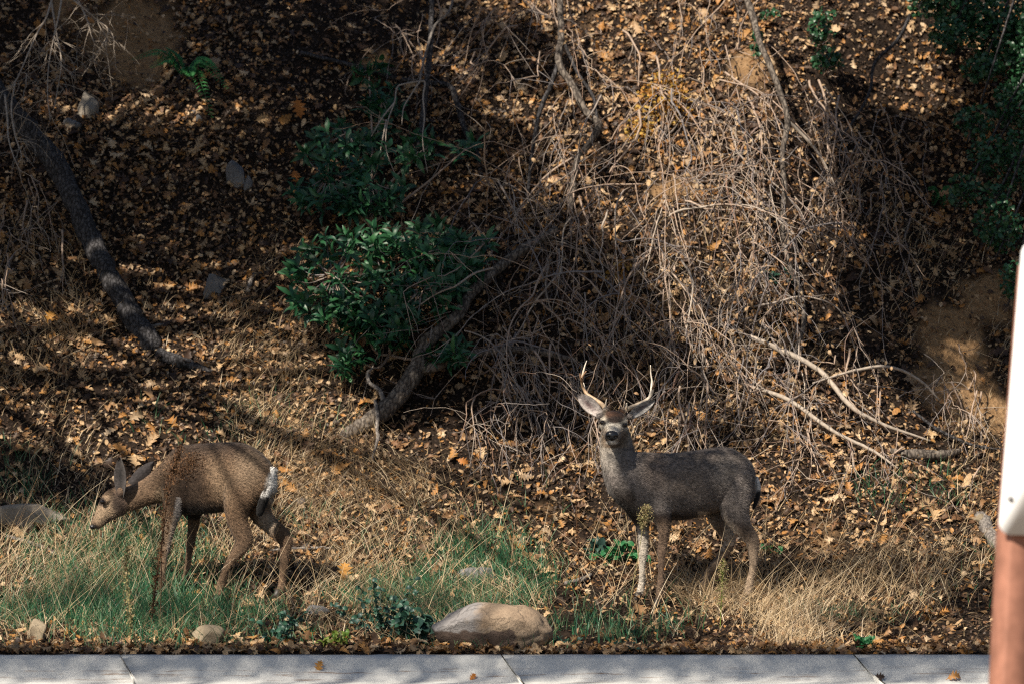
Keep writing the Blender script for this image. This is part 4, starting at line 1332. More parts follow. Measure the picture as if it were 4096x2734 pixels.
log('stick', [(990, 1165, .02), (1005, 1120, .03), (1015, 1095, .03)], [.022, .018, .01], M_dead, 'stubby grey stick standing on the leafy slope', 'stick')
log('stick', [(500, 1310, .04), (590, 1305, .05), (665, 1296, .04)], [.01, .013, .012], M_dead, 'thin grey stick across the straw below the leaning trunk', 'stick')
log('stump', [(3925, 2060, .05), (3960, 2130, .06), (3995, 2190, .06), (4040, 2240, .05)], [.05, .05, .045, .05], M_dead, 'weathered grey root stump beside the road sign', 'stump')
log('bark_slab', [(3560, 1800, .04), (3650, 1815, .05), (3760, 1820, .05), (3840, 1800, .04)], [.02, .045, .045, .02], M_bark2, 'flat slab of brown bark on the right litter', 'bark')
log('fallen_branch', [(3000, 1345, .45), (3170, 1420, .38), (3290, 1490, .3), (3400, 1620, .2), (3520, 1690, .12), (3720, 1760, .05)], [.018, .022, .02, .02, .014, .008], M_paletwig, 'long pale bare branch sloping down right of the buck', 'branch', 30, .05)
log('fallen_branch', [(3010, 1545, .3), (3160, 1600, .25), (3330, 1720, .16), (3490, 1800, .1), (3590, 1870, .05)], [.014, .018, .015, .012, .007], M_paletwig, 'thinner pale branch below the long bare branch', 'branch', 26, .05)
log('fallen_branch', [(3250, 1530, .3), (3420, 1480, .3), (3560, 1465, .28), (3680, 1520, .2), (3760, 1600, .12)], [.006, .012, .013, .011, .006], M_paletwig, 'arched pale branch touching the sandy earth', 'branch', 26, .05)
log('fallen_branch', [(3650, 1640, .15), (3760, 1720, .12), (3900, 1780, .1), (4060, 1800, .08)], [.01, .014, .013, .01], M_bark, 'dark bare branch reaching towards the road sign', 'branch', 22, .05)

# fallen trunk in the middle, running up into the thicket
CT = empty('fallen_tree', off_ground(1420, 1735, .0), 'grey mottled fallen trunk rising from straw into the dark thicket', 'tree')
limb([(1370, 1745, -.02), (1450, 1700, .08), (1540, 1640, .15), (1610, 1560, .22), (1670, 1470, .3), (1690, 1390, .36), (1760, 1320, .42), (1830, 1260, .48), (1870, 1190, .5), (1960, 1100, .5), (2090, 1000, .45), (2230, 920, .4)],
     [.05, .065, .072, .075, .07, .058, .052, .05, .045, .042, .04, .035], M_bark2, CT, 'trunk', 48, 14, .07)
limb([(1665, 1475, .3), (1740, 1465, .33), (1830, 1430, .35), (1960, 1405, .3), (2120, 1400, .25), (2300, 1440, .2)], [.05, .042, .036, .034, .032, .02], M_bark2, CT, 'branch', 26, 10, .07)
limb([(1540, 1620, .2), (1520, 1560, .26), (1480, 1530, .28), (1470, 1490, .3), (1490, 1470, .3)], [.02, .018, .016, .013, .008], M_dead, CT, 'branch', 16, 8, .07)
limb([(1500, 1600, .22), (1510, 1660, .24), (1508, 1720, .22), (1512, 1750, .2), (1490, 1830, .1)], [.014, .016, .013, .014, .007], M_dead, CT, 'branch', 16, 8, .07)

# dark slender trunk with a dead pale branch above the green bush
UT = empty('sapling', off_ground(1690, 690, .02), 'dark slender sapling trunk standing above the green bush', 'tree')
limb([(1725, -60, .9), (1725, 120, .7), (1710, 300, .5), (1690, 480, .28), (1672, 680, .02)], [.022, .024, .026, .028, .03], M_bark, UT, 'trunk', 20, 8, .05)
limb([(1820, -40, .9), (1795, 50, .85), (1740, 100, .75), (1710, 190, .7), (1690, 260, .7), (1680, 325, .68)], [.008, .012, .013, .011, .01, .009], M_dead, UT, 'branch', 16, 6, .05)
for pts in ([(1680, 325, .68), (1620, 335, .7), (1588, 350, .7), (1578, 410, .68), (1550, 490, .64), (1545, 600, .58), (1590, 720, .48)],
            [(1680, 325, .68), (1650, 370, .68), (1615, 430, .66), (1607, 500, .62)],
            [(1680, 325, .68), (1700, 330, .66), (1692, 390, .64), (1698, 470, .58), (1690, 560, .52), (1710, 690, .42)],
            [(1578, 410, .68), (1530, 470, .64), (1485, 545, .58)], [(1545, 480, .64), (1530, 560, .58), (1520, 610, .54)]):
    limb(pts, [.008, .006, .0025], M_paletwig, UT, 'branch', 20, 5, .05)
limb([(1330, -30, .9), (1430, 50, .7), (1360, 110, .6), (1280, 140, .55), (1200, 170, .5)], [.009, .008, .004], M_paletwig, UT, 'branch', 16, 5, .05) if False else None
DT = empty('bare_tree', off_ground(2180, 840, .02), 'grey forked trunk bending through the dark slope above the thicket', 'tree')
limb([(2235, -60, .9), (2245, 120, .75), (2235, 250, .62), (2290, 340, .55), (2340, 440, .46), (2395, 500, .42), (2360, 570, .36), (2310, 640, .28), (2290, 760, .12), (2280, 860, .0)], [.028, .03, .03, .032, .03, .032, .03, .028, .026, .025], M_bark2, DT, 'trunk', 44, 9, .06)
limb([(2235, 250, .62), (2200, 350, .5), (2160, 440, .4), (2140, 540, .3), (2120, 680, .15), (2110, 800, .02)], [.02, .022, .02, .018, .015, .013], M_bark, DT, 'branch', 24, 8, .06)
limb([(2260, 180, .65), (2310, 290, .58), (2370, 380, .5), (2385, 450, .45), (2395, 500, .42)], [.015, .014, .013, .012, .012], M_bark, DT, 'branch', 18, 7, .06)
DU = empty('dead_branch', off_ground(1930, 680, .02), 'dark dead branch bent over the slope right of the green bush', 'branch')
limb([(1200, 210, .05), (1400, 260, .12), (1560, 310, .15), (1720, 330, .18), (1800, 345, .2), (1830, 420, .15), (1860, 520, .1), (1910, 620, .04), (1925, 700, .0)], [.018, .02, .02, .022, .024, .025, .024, .024, .022], M_bark, DU, 'stem', 36, 8, .06)
RT = empty('bare_tree', off_ground(3240, 1470, .02), 'slender pale-barked trunk twisting down through the sunlit thicket', 'tree')
limb([(2960, -60, 1.0), (3010, 60, .9), (3040, 170, .85), (3110, 340, .75), (3150, 480, .66), (3130, 620, .6), (3140, 760, .5), (3130, 900, .42), (3155, 1050, .32), (3200, 1160, .24), (3215, 1290, .16), (3180, 1410, .08), (3150, 1470, .0)],
     [.028, .028, .026, .026, .024, .022, .022, .02, .022, .022, .02, .018, .015], M_bark2, RT, 'trunk', 50, 9, .07)
limb([(3150, 480, .66), (3230, 560, .6), (3290, 640, .55), (3350, 760, .45)], [.014, .014, .012, .006], M_paletwig, RT, 'branch', 20, 7, .05)
limb([(3640, 60, .9), (3590, 160, .82), (3500, 250, .75), (3480, 360, .7), (3430, 460, .62), (3350, 560, .55)], [.016, .016, .015, .013, .012, .008], M_bark, RT, 'branch', 24, 7, .05)

# ------------------------------------------------------------------ thicket of bare shrubs
def bare_shrub(seed, roots, n_canes, region, label, leaves=60, L=(.9, 2.0), mat=None, root_off=.45, leaf_mat_=None):
    """arching canes: main canes are parts, side twigs and hanging leaves are massed"""
    r = np.random.default_rng(seed)
    x0, x1, y0, y1 = region
    base = off_ground((x0 + x1) / 2, min(y1, 2000), .02)
    o = empty('bare_shrub', base, label, 'shrub', 'bare shrubs of the thicket')
    tw = MB(); tips = []
    def cane(p, d, L, r0, n, wob, r1, pull=.10):
        d = np.array(d, float); d /= np.linalg.norm(d); P = [np.array(p, float)]
        for i in range(n):
            if r.random() < .10: d = d + r.normal(size=3) * .55
            d = d + r.normal(size=3) * wob + pull * np.array([0, -.62, -.78]); d /= np.linalg.norm(d)
            P.append(P[-1] + d * L / n)
        P = np.array(P)
        P[:, 1] = np.maximum(P[:, 1], 28.75 + .04 * np.sin(np.arange(len(P)) * 1.7))
        gz = terr(P[:, 0], P[:, 1]); low = P[:, 2] < gz + .03
        P[low, 2] = gz[low] + .03 + r.random(low.sum()) * .05
        return P, np.linspace(r0, r1, n + 1)
    for k in range(n_canes):
        q0 = r.uniform(y0, y0 + (y1 - y0) * .8)
        a = off_ground(r.uniform(x0, x1), q0, r.uniform(.1, root_off + .3))
        d = np.array([r.normal() * .35, -.62 + r.normal() * .25, -.7 + r.normal() * .35])
        if r.random() < .2: d = np.array([r.normal(), -.5 + r.normal() * .3, r.normal() * .6])
        P, R = cane(a, d, r.uniform(*L), r.choice([.0035, .004, .005, .006, .008, .011]), 20, .095, .0016)
        if k < 26:
            mb = MB(); tube(mb, P, R, 5, cap=True); part('cane', mb, mat or M_twig, o, True)
        else:
            tube(tw, P, R, 4, cap=False)
        for q in range(r.integers(2, 5)):
            i = r.integers(3, 18); t = P[i + 1] - P[i]
            dd = t / np.linalg.norm(t) + r.normal(size=3) * .5
            Q, S = cane(P[i], dd, r.uniform(.2, .7), .0034, 9, .12, .0015, .06)
            tube(tw, Q, S, 4, cap=False)
            tips.append((Q[-1], Q[-1] - Q[-2])); tips.append((Q[5], Q[6] - Q[5]))
    stuff(part('twigs', tw, mat or M_twig, o, True))
    if leaves and tips:
        lb = MB()
        k = r.integers(0, len(tips), leaves)
        # leaves come in small bunches
        T = np.array([tips[i][0] for i in k]) + r.normal(size=(leaves, 3)) * .02
        ax = r.normal(size=(leaves, 3)) * .6 + np.array([0, -.2, -1.0])
        nr = r.normal(size=(leaves, 3)) + np.array([-.3, -.8, .2])
        s = r.uniform(.030, .055, leaves)
        R = frames(ax, nr)
        for q in range(3):
            m = np.arange(leaves) % 3 == q
            scatter(lb, (T_OVAL + T_ROUND)[q], R[m], T[m] + R[m][:, :, 0] * (s[m] * .5)[:, None], s[m])
        stuff(part('dry_leaves', lb, leaf_mat_ or M_hang, o))
    return o
bare_shrub(301, None, 52, (1850, 2350, 600, 1650), 'dim grey bare shrub of hanging canes beside the green bush', 70)
bare_shrub(302, None, 56, (2200, 2700, 300, 1500), 'bare shrub arching behind the antlers of the buck', 150)
bare_shrub(303, None, 56, (2600, 3050, 350, 1500), 'sunlit bare shrub of tangled canes above the back of the buck', 190)
bare_shrub(304, None, 54, (2950, 3400, 300, 1400), 'sunlit bare shrub hung with tan leaves around the pale slender trunk', 330)
bare_shrub(305, None, 30, (3250, 3650, 350, 1050), 'bare shrub with hanging leaves beside the dark hollow', 260, (.5, 1.0))
bare_shrub(306, None, 46, (1900, 2500, 1300, 1800), 'low bramble of thin reddish canes left of the buck', 40, (.5, 1.1), root_off=.3)
bare_shrub(307, None, 46, (2650, 3250, 1250, 1850), 'low tangle of twigs behind the rump of the buck', 80, (.5, 1.2), root_off=.3)
bare_shrub(308, None, 30, (3150, 3950, 1350, 2000), 'loose fallen twigs below the sandy earth', 40, (.4, 1.0), root_off=.1)
bare_shrub(309, None, 22, (1950, 2500, -80, 500), 'sparse twigs drooping over the dark slope by the grey forked trunk', 40, (.6, 1.4))
bare_shrub(310, None, 18, (2600, 3150, -80, 600), 'drooping twigs with tan leaves over the golden leaf patch', 90, (1.0, 2.4))
bare_shrub(311, None, 14, (0, 260, 700, 1300), 'low dead twigs tangled under the leaning trunk', 10, (.4, .9), root_off=.05)
bare_shrub(312, None, 12, (1400, 1900, -60, 300), 'few bare drooping twigs above the sapling', 10, (.5, 1.0), root_off=.5)

# golden leafed sprig
def sprig(name, label, spots, mat, tmpl, size, cat='shrub', off=.35, stems=True, single=None, group=None, stem_mat=None):
    """spots: (px, py, rx px, ry px, leaf count)"""
    r = np.random.default_rng(abs(hash(label)) % 1000 if False else sum(map(ord, label)))
    base = off_ground(spots[0][0], spots[0][1] + spots[0][3], .02)
    o = empty(name, base, label, cat, group)
    lb = MB()
    for (px, py, rx, ry, n) in spots:
        sb = MB()
        c = off_ground(px, py, off); k = c[1] / FPX / 4
        d = rand_dirs(n, r) * (r.random(n) ** .45)[:, None]
        T = c + d * np.array([rx * k, .5 * (rx + ry) * k * .7, ry * k])
        ax = r.normal(size=(n, 3)) + d * .8 + np.array([0, 0, -.3]); nr = r.normal(size=(n, 3)) * .7 + np.array([-.2, -.5, .8])
        R = frames(ax, nr); s = r.uniform(size[0], size[1], n)
        for q in range(len(tmpl)):
            m = np.arange(n) % len(tmpl) == q
            scatter(lb, tmpl[q], R[m], T[m], s[m])
        if stems:
            root = off_ground(px + r.uniform(-20, 20), py + ry * .9, .02)
            for j in range(max(4, n // 14)):
                e = T[r.integers(0, n)]
                mid = (root + e) / 2 + r.normal(size=3) * .05
                tube(sb, spline(np.array([root, mid, e]), 7), np.linspace(.006, .0015, 7), 4, cap=False)
            part('stem', sb, stem_mat or M_twig, o, True)
    stuff(part('foliage', lb, mat, o))
    return o
sprig('golden_shrub', 'small shrub of golden yellow leaves on the sunlit slope', [(2660, 420, 120, 160, 480), (2560, 520, 70, 60, 90), (2480, 1100, 60, 70, 60)], M_yellow, T_OVAL, (.03, .05), off=.15)
sprig('oak_sprig', 'glossy green leafy sprig in sun above the tangled twigs', [(3290, 110, 70, 80, 130), (3310, 240, 65, 60, 110)], M_live, T_ROUND, (.035, .06), off=.7)
sprig('oak_sprig', 'small dim green sprig on the slope left of the glossy sprig', [(3030, 170, 28, 70, 60), (3080, 60, 40, 30, 30)], M_live, T_ROUND, (.03, .05), off=.7)

# evergreen tree overhanging the upper right corner
def evergreen():
    r = np.random.default_rng(66)
    base = np.array([5.9, 33.6, float(terr(5.9, 33.6))])
    o = empty('evergreen_oak', base, 'dark evergreen oak with small glossy leaves overhanging the upper right', 'tree')
    mb = MB(); P = spline(np.array([base, base + (-.2, -.4, 1.2), base + (-.7, -1.0, 2.2), base + (-1.5, -1.7, 2.9)]), 20)
    tube(mb, P, np.linspace(.11, .03, 20), 10, rough=.06); part('trunk', mb, M_bark, o, True)
    lb = MB()
    spots = [(3720, -30, 110, 110, 500), (3850, 30, 120, 130, 700), (3980, 120, 120, 140, 800), (4090, 220, 90, 180, 700), (3800, 140, 90, 80, 300), (3930, 270, 90, 60, 260), (4060, 420, 90, 110, 420), (3900, 480, 90, 70, 200), (3960, 620, 90, 90, 260), (3860, 760, 80, 80, 160), (3990, 900, 100, 100, 240), (4060, 1120, 70, 90, 160),
             (4060, 640, 60, 130, 240), (3990, 780, 60, 80, 110), (4020, 950, 70, 70, 90), (4150, 100, 120, 250, 900), (4160, 600, 90, 260, 500)]
    for (px, py, rx, ry, n) in spots:
        c = off_ground(px, max(py, -40), 1.0); k = c[1] / FPX / 4
        c = c + np.array([0, 0, max(0, -40 - py) * k])
        d = rand_dirs(n, r) * (r.random(n) ** .4)[:, None]
        T = c + d * np.array([rx * k, .3, ry * k])
        R = frames(r.normal(size=(n, 3)) + np.array([0, 0, -.4]), r.normal(size=(n, 3)) * .8 + np.array([-.2, -.4, .7])); s = r.uniform(.03, .06, n)
        for q in range(2):
            m = np.arange(n) % 2 == q; scatter(lb, T_ROUND[q], R[m], T[m], s[m])
        bb = MB()
        i = r.integers(8, 20)
        tube(bb, spline(np.array([P[i], (P[i] + c) / 2 + r.normal(size=3) * .12, c, c + np.array([-.1, -.05, -.2])]), 14), np.linspace(.018, .003, 14), 5)
        for j in range(7):
            e = T[r.integers(0, n)]
            tube(bb, spline(np.array([c, (c + e) / 2 + r.normal(size=3) * .04, e]), 6), np.linspace(.005, .0015, 6), 4, cap=False)
        part('branch', bb, M_bark, o, True)
    stuff(part('crown', lb, M_live, o))
    # withered leaves hanging below the crown
    n = 340; lb = MB()
    c = np.array([off_ground(r.uniform(3650, 4080), r.uniform(280, 900), .6) for _ in range(n)])
    scatter(lb, T_ROUND[0], frames(r.normal(size=(n, 3)) * .4 + np.array([0, 0, -1]), r.normal(size=(n, 3)) + np.array([0, -1, 0])), c, r.uniform(.03, .05, n))
    stuff(part('withered_leaves', lb, M_hang, o))
evergreen()

# ------------------------------------------------------------------ green bush with long leaves
def green_bush():
    r = np.random.default_rng(77)
    base = off_ground(1560, 1420, .02)
    o = empty('green_bush', base, 'dark green bush with long pointed leaves on the shaded slope', 'bush')
    clumps = [(1475, 285, 60, 45, 5, .25), (1525, 400, 90, 55, 10, .3), (1400, 540, 150, 55, 12, .35), (1313, 715, 170, 120, 30, .45), (1480, 740, 140, 110, 26, .4), (1690, 600, 140, 45, 10, .35), (1870, 590, 40, 40, 3, .3),
              (1334, 1110, 180, 170, 42, .6), (1500, 1000, 120, 90, 10, .45), (1640, 950, 90, 60, 10, .5), (1787, 1000, 170, 100, 34, .6), (1690, 1170, 140, 100, 30, .65), (1885, 1105, 85, 55, 12, .55), (1400, 1420, 70, 45, 8, .4),
              (1790, 1400, 80, 35, 8, .5), (1560, 1310, 90, 60, 12, .5), (1450, 1270, 120, 60, 14, .5)]
    allR, allT, allS = [], [], []
    roots = [off_ground(1560, 1420, .05), off_ground(1620, 1300, .05), off_ground(1480, 900, .05)]
    for ci, (px, py, rx, ry, n, off) in enumerate(clumps):
        sb = MB()
        c = off_ground(px, py, off)
        root = min(roots, key=lambda q: np.linalg.norm(q - c))
        tube(sb, spline(np.array([root, (root + c) / 2 + np.array([0, .05, -.05]) + r.normal(size=3) * .05, c]), 12), np.linspace(.014, .006, 12), 6)
        for k in range(n):
            ph = r.uniform(0, 6.28); q = r.random() ** .5
            t = off_ground(px + rx * q * math.cos(ph), py + ry * q * math.sin(ph), off + r.normal() * .09)
            d = np.array([r.normal() * .6, -.5 + r.normal() * .3, .45 + r.normal() * .4]); d /= np.linalg.norm(d)
            st = c + (t - c) * .25
            tube(sb, spline(np.array([st, (st + t) / 2 - np.array([0, 0, .03]), t]), 7), np.linspace(.005, .002, 7), 4, cap=False)
            nl = r.integers(7, 12)
            e1 = np.cross(d, [.3, .2, .9]); e1 /= np.linalg.norm(e1); e2 = np.cross(d, e1)
            for j in range(nl):
                a = j * 2.4 + r.normal() * .2; up = 1.1 - j / nl * 1.5
                ax = e1 * math.cos(a) + e2 * math.sin(a) + d * up
                ax /= np.linalg.norm(ax)
                nr = d * 1.0 - ax * (d @ ax) + r.normal(size=3) * .15 + np.array([-.1, -.15, .2])
                s = r.uniform(.095, .165)
                allR.append(frames(ax[None], nr[None])[0]); allS.append(s)
                allT.append(t - d * .012 * j * .6 + ax * s * .5)
        part('stem', sb, M_twig, o, True)
    R = np.array(allR); T = np.array(allT); S = np.array(allS)
    order = np.argsort(T[:, 1] - S * 4)          # nearest, largest leaves first
    big, rest = order[:295], order[295:]
    lb = MB()
    for q in range(3):
        m = rest[np.arange(len(rest)) % 3 == q]
        scatter(lb, T_LANCE[q], R[m], T[m], np.stack([S[m], S[m] * r.uniform(.9, 1.35, len(m)), S[m]], -1))
    stuff(part('foliage', lb, M_bay, o))
    from mathutils import Matrix
    ms = []
    for t in T_LANCE:
        b = MB(); b.add(*t); ms.append(b.mesh('leaf', M_bay_o))
    for i in big:
        q = link('leaf', ms[i % 3], o)
        q.matrix_local = Matrix.Translation(Vector(T[i] - base)) @ Matrix(R[i].tolist()).to_4x4() @ Matrix.Diagonal((S[i], S[i] * 1.15, S[i], 1))
green_bush()

# ------------------------------------------------------------------ ferns
def fern(px, py, fronds, label, size, seed, off=.05):
    r = np.random.default_rng(seed)
    base = off_ground(px, py, off)
    o = empty('fern', base, label, 'fern')
    for dx, dz, dy in fronds:
        P = spline(np.array([base, base + np.array([dx * .45, dy * .5, abs(dx) * .25 + .10 + dz * .3]) * size, base + np.array([dx, dy, dz]) * size]), 24)
        mb = MB(); tube(mb, P, np.linspace(.004, .0012, 24), 4, cap=False)
        T = np.gradient(P, axis=0); T /= np.linalg.norm(T, axis=1, keepdims=True)
        for i in range(3, 24):
            for sgn in (-1, 1):
                L = .15 * size * math.sin(math.pi * min(1, (i + 1) / 25) ** .8) ** .8 + .01
                side = np.cross(T[i], np.array([0, -.5, .85])); side /= np.linalg.norm(side)
                ax = side * sgn + T[i] * .55 + np.array([0, 0, -.25]) + r.normal(size=3) * .06; ax /= np.linalg.norm(ax)
                R = frames(ax[None], np.array([[.0, -.5, .85]]))
                scatter(mb, T_LANCE[0], R, (P[i] + ax * L * .5)[None], np.array([[L, L * .95, L]]))
        part('frond', mb, M_fern, o)
fern(740, 300, [(-.9, .25, -.25), (-.55, .1, -.45), (.15, -.05, -.5), (.55, .1, -.4), (.75, -.25, -.4), (.5, -.75, -.5), (-.3, .45, -.2)], 'bright green fern drooping over the dark hollow beneath the sandy bank', .50, 1, .3)
fern(3760, 780, [(-.5, .2, -.3), (.4, .3, -.3), (.1, -.5, -.4), (-.3, -.4, -.4)], 'dim small fern in the shade below the evergreen oak', .22, 2, .1)

# ------------------------------------------------------------------ weeds
def seed_stalk(name, px0, py0, pts, Y, label, mat, n, spread, size, stem_r=.004, start=.2, tmpl=None, smat=None, cat='weed'):
    r = np.random.default_rng(sum(map(ord, label)))
    x = px_point(px0, py0, Y)[0]
    base = np.array([x, Y, float(terr(x, Y)) - .01])
    o = empty(name, base, label, cat)
    P = spline(np.array([base] + [px_point(a, b, Y + dy) for a, b, dy in pts]), 30)
    mb = MB(); tube(mb, P, np.linspace(stem_r, stem_r * .4, 30), 5, cap=False); part('stem', mb, smat or mat, o, True)
    i = (r.uniform(start, 1, n) * 29).astype(int)
    t = i / 29
    w = spread * np.interp(t, [start, (start + 1) / 2, 1], [.5, 1, .35])
    d = rand_dirs(n, r) * r.random((n, 1)) ** .5
    T = P[i] + d * w[:, None]
    lb = MB()
    R = frames(rand_dirs(n, r) + np.array([0, 0, .5]), rand_dirs(n, r)); s = r.uniform(size[0], size[1], n)
    scatter(lb, (tmpl or T_OVAL)[0], R, T, np.stack([s, s * 1.2, s * 1.2], -1))
    stuff(part('seed_heads', lb, mat, o))
    sb = MB()
    for k in range(0, n, 6):
        tube(sb, np.array([P[max(i[k] - 1, 0)], T[k]]), [.0012, .0008], 3, cap=False)
    stuff(part('sprays', sb, smat or mat, o))
seed_stalk('dock_stalk', 600, 2620, [(620, 2350, 0), (650, 2150, 0), (670, 1980, .0), (700, 1850, .0), (725, 1775, .0)], 26.75, 'rust brown dock stalk with seed clusters before the shoulder of the doe', M_rust, 700, .055, (.010, .024), .007, .1)
seed_stalk('dock_stalk', 640, 2610, [(660, 1960, .02), (730, 1880, .02), (790, 1830, .02)], 26.9, 'second brown dock stalk leaning across the flank of the doe', M_rust, 620, .15, (.008, .018), .004, .5)
seed_stalk('weed_stalk', 520, 2600, [(520, 2450, 0), (505, 2300, 0), (510, 2180, 0)], 26.5, 'slender olive weed stalk before the neck of the doe', M_tanseed, 260, .04, (.012, .025), .004, .05)
seed_stalk('horseweed', 2510, 2570, [(2530, 2350, 0), (2560, 2180, 0), (2575, 2080, 0), (2590, 2020, 0)], 27.1, 'tan horseweed with fluffy seed sprays before the chest of the buck', M_tanseed, 420, .075, (.008, .015), .0035, .68)
seed_stalk('horseweed', 2880, 2560, [(2885, 2420, 0), (2890, 2300, 0), (2895, 2235, 0)], 27.0, 'short horseweed with a green stem between the hind legs of the buck', M_tanseed, 420, .06, (.008, .015), .0035, .35, smat=M_lime)
seed_stalk('weed_stalk', 3680, 2560, [(3670, 2300, 0), (3675, 2050, .1), (3690, 1850, .2)], 27.5, 'thin dark weed stalk standing between buck and road sign', M_rust, 120, .03, (.008, .018), .004, .2)
seed_stalk('weed_stalk', 2320, 2300, [(2310, 2150, 0), (2305, 2000, 0), (2300, 1900, 0)], 28.2, 'thin brown weed stalk standing left of the chest of the buck', M_rust, 120, .025, (.008, .018), .004, .2)

def leafy_weed(px, py, w, h, n, label, mat, tmpl, size, Y=None, cat='weed', name='leafy_weed', up=.6):
    r = np.random.default_rng(sum(map(ord, label)))
    Y = Y or hit(px, py)[1]
    b = px_point(px, py, Y); b[2] = float(terr(b[0], Y)) - .01; k = Y / FPX / 4
    o = empty(name, b, label, cat)
    sb, lb = MB(), MB()
    for j in range(max(5, n // 14)):
        t = b + np.array([r.normal() * w * k * .45, r.normal() * w * k * .3, h * k * r.uniform(.35, 1)])
        P = spline(np.array([b + r.normal(size=3) * np.array([.03, .03, 0]), (b + t) / 2 + r.normal(size=3) * .02, t]), 10)
        tube(sb, P, np.linspace(.004, .0015, 10), 4, cap=False)
        m = 14
        i = r.integers(3, 10, m)
        ax = rand_dirs(m, r) + np.array([0, 0, .2]); s = r.uniform(size[0], size[1], m)
        R = frames(ax, rand_dirs(m, r) * .7 + np.array([0, -.4, up]))
        scatter(lb, tmpl[j % len(tmpl)], R, P[i] + R[:, :, 0] * (s * .5)[:, None], s)
    part('stem', sb, mat, o, True); stuff(part('leaves', lb, mat, o))
leafy_weed(1540, 2560, 260, 260, 260, 'dark bluish green leafy weed left of the boulder', M_weed, T_ROUND + T_OVAL, (.03, .055), 26.55)
leafy_weed(1640, 2600, 110, 130, 60, 'broad leaved green weed touching the left side of the boulder', M_weed, T_ROUND, (.06, .10), 26.4)
leafy_weed(1120, 2610, 120, 140, 110, 'low dark green weed at the kerb between two tan stones', M_weed, T_ROUND, (.03, .05), 26.3)
leafy_weed(1330, 2612, 60, 70, 36, 'tiny yellow-green weed at the kerb', M_lime, T_OVAL, (.04, .065), 26.25)
leafy_weed(2270, 2600, 110, 50, 60, 'low green herb beside the right side of the boulder', M_weed, T_OVAL, (.025, .04), 26.35)
leafy_weed(2480, 2610, 240, 40, 90, 'flat green herb creeping along the kerb right of the boulder', M_weed, T_OVAL, (.025, .04), 26.25)
leafy_weed(3450, 2605, 60, 60, 30, 'small green tuft at the kerb near a joint', M_mallow, T_OVAL, (.03, .05), 26.25)
leafy_weed(2470, 2150, 110, 80, 60, 'bright green mallow leaves under the chest of the buck', M_mallow, T_ROUND, (.05, .09), 28.9, name='mallow')
leafy_weed(2390, 2130, 80, 60, 36, 'dim green mallow leaves left of the brighter mallow', M_weed, T_ROUND, (.05, .08), 29.0, name='mallow')
leafy_weed(3080, 2150, 60, 30, 24, 'small bright green herb behind the hocks of the buck', M_mallow, T_OVAL, (.03, .05), 29.0)
leafy_weed(3130, 1130, 120, 60, 40, 'small shaded green herb under the sunlit thicket', M_weed, T_OVAL, (.04, .06))

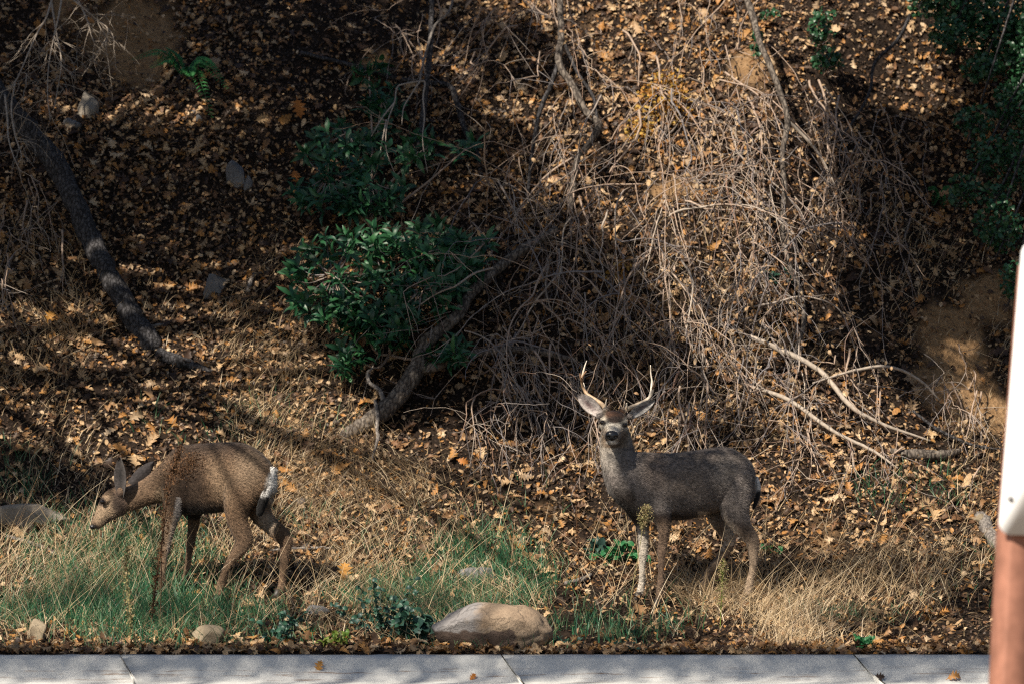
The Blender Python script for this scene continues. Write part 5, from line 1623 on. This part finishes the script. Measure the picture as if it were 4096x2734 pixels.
# ------------------------------------------------------------------ unseen trees, leaf clumps placed where their shade is wanted
def shade_trees():
    r = np.random.default_rng(88)
    def spot(px, py, t):
        return hit(px, py) + SUN_DIR * t
    dense_sp, thin_sp = [], []
    for gx in range(-300, 2300, 290):
        for gy in range(-200, 1120, 270):
            if r.random() < .9:
                dense_sp.append((gx + r.uniform(-90, 90), gy + r.uniform(-90, 90), r.uniform(.44, .62)))
    dense_sp += [(1800, 1400, .5), (2120, 1280, .55), (2230, 1480, .5), (1700, 1620, .45), (2050, 1620, .5), (2350, 1250, .45), (2420, 1560, .4), (2480, 1380, .45), (2620, 1480, .4), (2300, 1050, .45), (2500, 1180, .35), (2200, 1700, .4), (1900, 1500, .5), (2000, 1150, .5)]
    dense_sp += [(3700, 620, .45), (3640, 560, .3), (3800, 600, .45), (3720, 680, .5), (3950, 560, .5), (3950, 700, .55), (3850, 860, .5), (4000, 850, .5), (3700, 1000, .45), (3900, 1250, .4), (3650, 1250, .4), (3600, 850, .45), (3800, 1080, .5), (4100, 400, .5), (4080, 1020, .5), (3560, 1280, .35), (3680, 1440, .3), (4080, 1500, .35), (3620, 1080, .4)]
    dense_sp += [(3480, 1150, .3), (3620, 950, .4), (3760, 1200, .4), (3950, 1080, .4), (4060, 1280, .4), (3560, 1450, .3), (3700, 1600, .25), (4080, 1420, .3), (4080, 800, .5), (3500, 650, .3), (150, 100, .5), (400, 100, .5), (420, 300, .5), (650, 150, .5)]
    dense_sp += [(120, 1900, .4), (330, 1980, .35), (60, 2080, .3)]
    mid_sp = [(2950, 1300, .3), (2750, 1550, .3), (3350, 1400, .35), (2560, 1000, .25), (2900, 1750, .35), (2450, 700, .3)]
    far_sp = [(2730, 2020, .18), (2830, 1980, .20), (2640, 2130, .13), (730, 1985, .24)]
    kerb_sp = [(x, 2640 + (x % 3) * 25, .36) for x in range(-200, 4300, 165) if not 1900 < x < 2100 and not 2950 < x < 3100]
    thin_sp += [(100, 2000, .5), (300, 2420, .5), (700, 2480, .5), (1200, 2500, .5), (1700, 2450, .4), (2600, 2560, .5), (3000, 2300, .5), (3350, 2280, .55), (3700, 2280, .55), (3950, 2400, .5), (3500, 2500, .5)]
    blobs = [(spot(a, b, 7.5), R_, 1.7, .08) for a, b, R_ in dense_sp] + [(spot(a, b, 8.5), R_, .42, .08) for a, b, R_ in thin_sp if b < 2600]
    blobs += [(px_point(a, b, DEER_Y) + SUN_DIR * 14.0, R_, 1.6, .05) for a, b, R_ in far_sp]
    blobs += [(spot(a, b, 7.5), R_, .8, .08) for a, b, R_ in mid_sp] + [(spot(a, b, 14.0), R_, 1.0, .06) for a, b, R_ in kerb_sp]
    C = np.array([b[0] for b in blobs])
    # three trees share the boughs by nearness
    trees = [(np.array([-7.6, 28.3, 0.0]), 'unseen tall oak left of the leaning trunk, crown shaped to shade the bank'),
             (np.array([6.9, 25.9, 0.0]), 'unseen tall oak right of the road sign, crown shaped for its shade'),
             (np.array([-9.0, 15.5, -.02]), 'unseen tall oak on the near verge, crown shaped for its shade')]
    for k, (b, lab) in enumerate(trees):
        b[2] = float(terr(b[0], b[1])) - .05 if b[1] > 26 else -.02
    owner = np.argmin([np.linalg.norm((C - b)[:, :2], axis=1) for b, _ in trees], axis=0)
    for k, (b, lab) in enumerate(trees):
        idx = np.where(owner == k)[0]
        if not len(idx): continue
        o = empty('shade_oak', b, lab, 'tree', 'unseen oaks shaped to shade the bank')
        cen = C[idx].mean(0); top = np.array([b[0] * .75 + cen[0] * .25, b[1] * .75 + cen[1] * .25, cen[2] - .3])
        P = spline(np.array([b, b * .93 + top * .07 + np.array([0, 0, 1.2]), (b + top) / 2 + np.array([.1, 0, .8]), top]), 24)
        mb = MB(); tube(mb, P, np.linspace(.26, .12, 24), 12, rough=.05); part('trunk', mb, M_bark, o, True)
        lb, bb = MB(), MB()
        for i in idx:
            c, R_, dn, ls = blobs[i]
            q = P[r.integers(14, 24)]
            mid = (q + c) / 2 + np.array([0, 0, .45]) + r.normal(size=3) * .15
            tube(bb, spline(np.array([q, mid, c]), 14), np.linspace(.055, .012, 14), 5)
            n = int(2600 * R_ * R_ * dn) + 20
            d = rand_dirs(n, r) * (r.random(n) ** .38)[:, None] * R_ * np.array([1, 1, .75])
            lump = 1 + .35 * np.sin(d[:, :1] * 9 + i) * np.cos(d[:, 1:2] * 8)
            T = c + d * lump
            s = r.uniform(.75, 1.25, n) * ls
            scatter(lb, T_OVAL[0], frames(rand_dirs(n, r), rand_dirs(n, r) + np.array([0, 0, .5])), T, np.stack([s, s * 1.2, s], -1))
        part('boughs', bb, M_bark, o, True)
        stuff(part('crown', lb, M_live, o))
shade_trees()
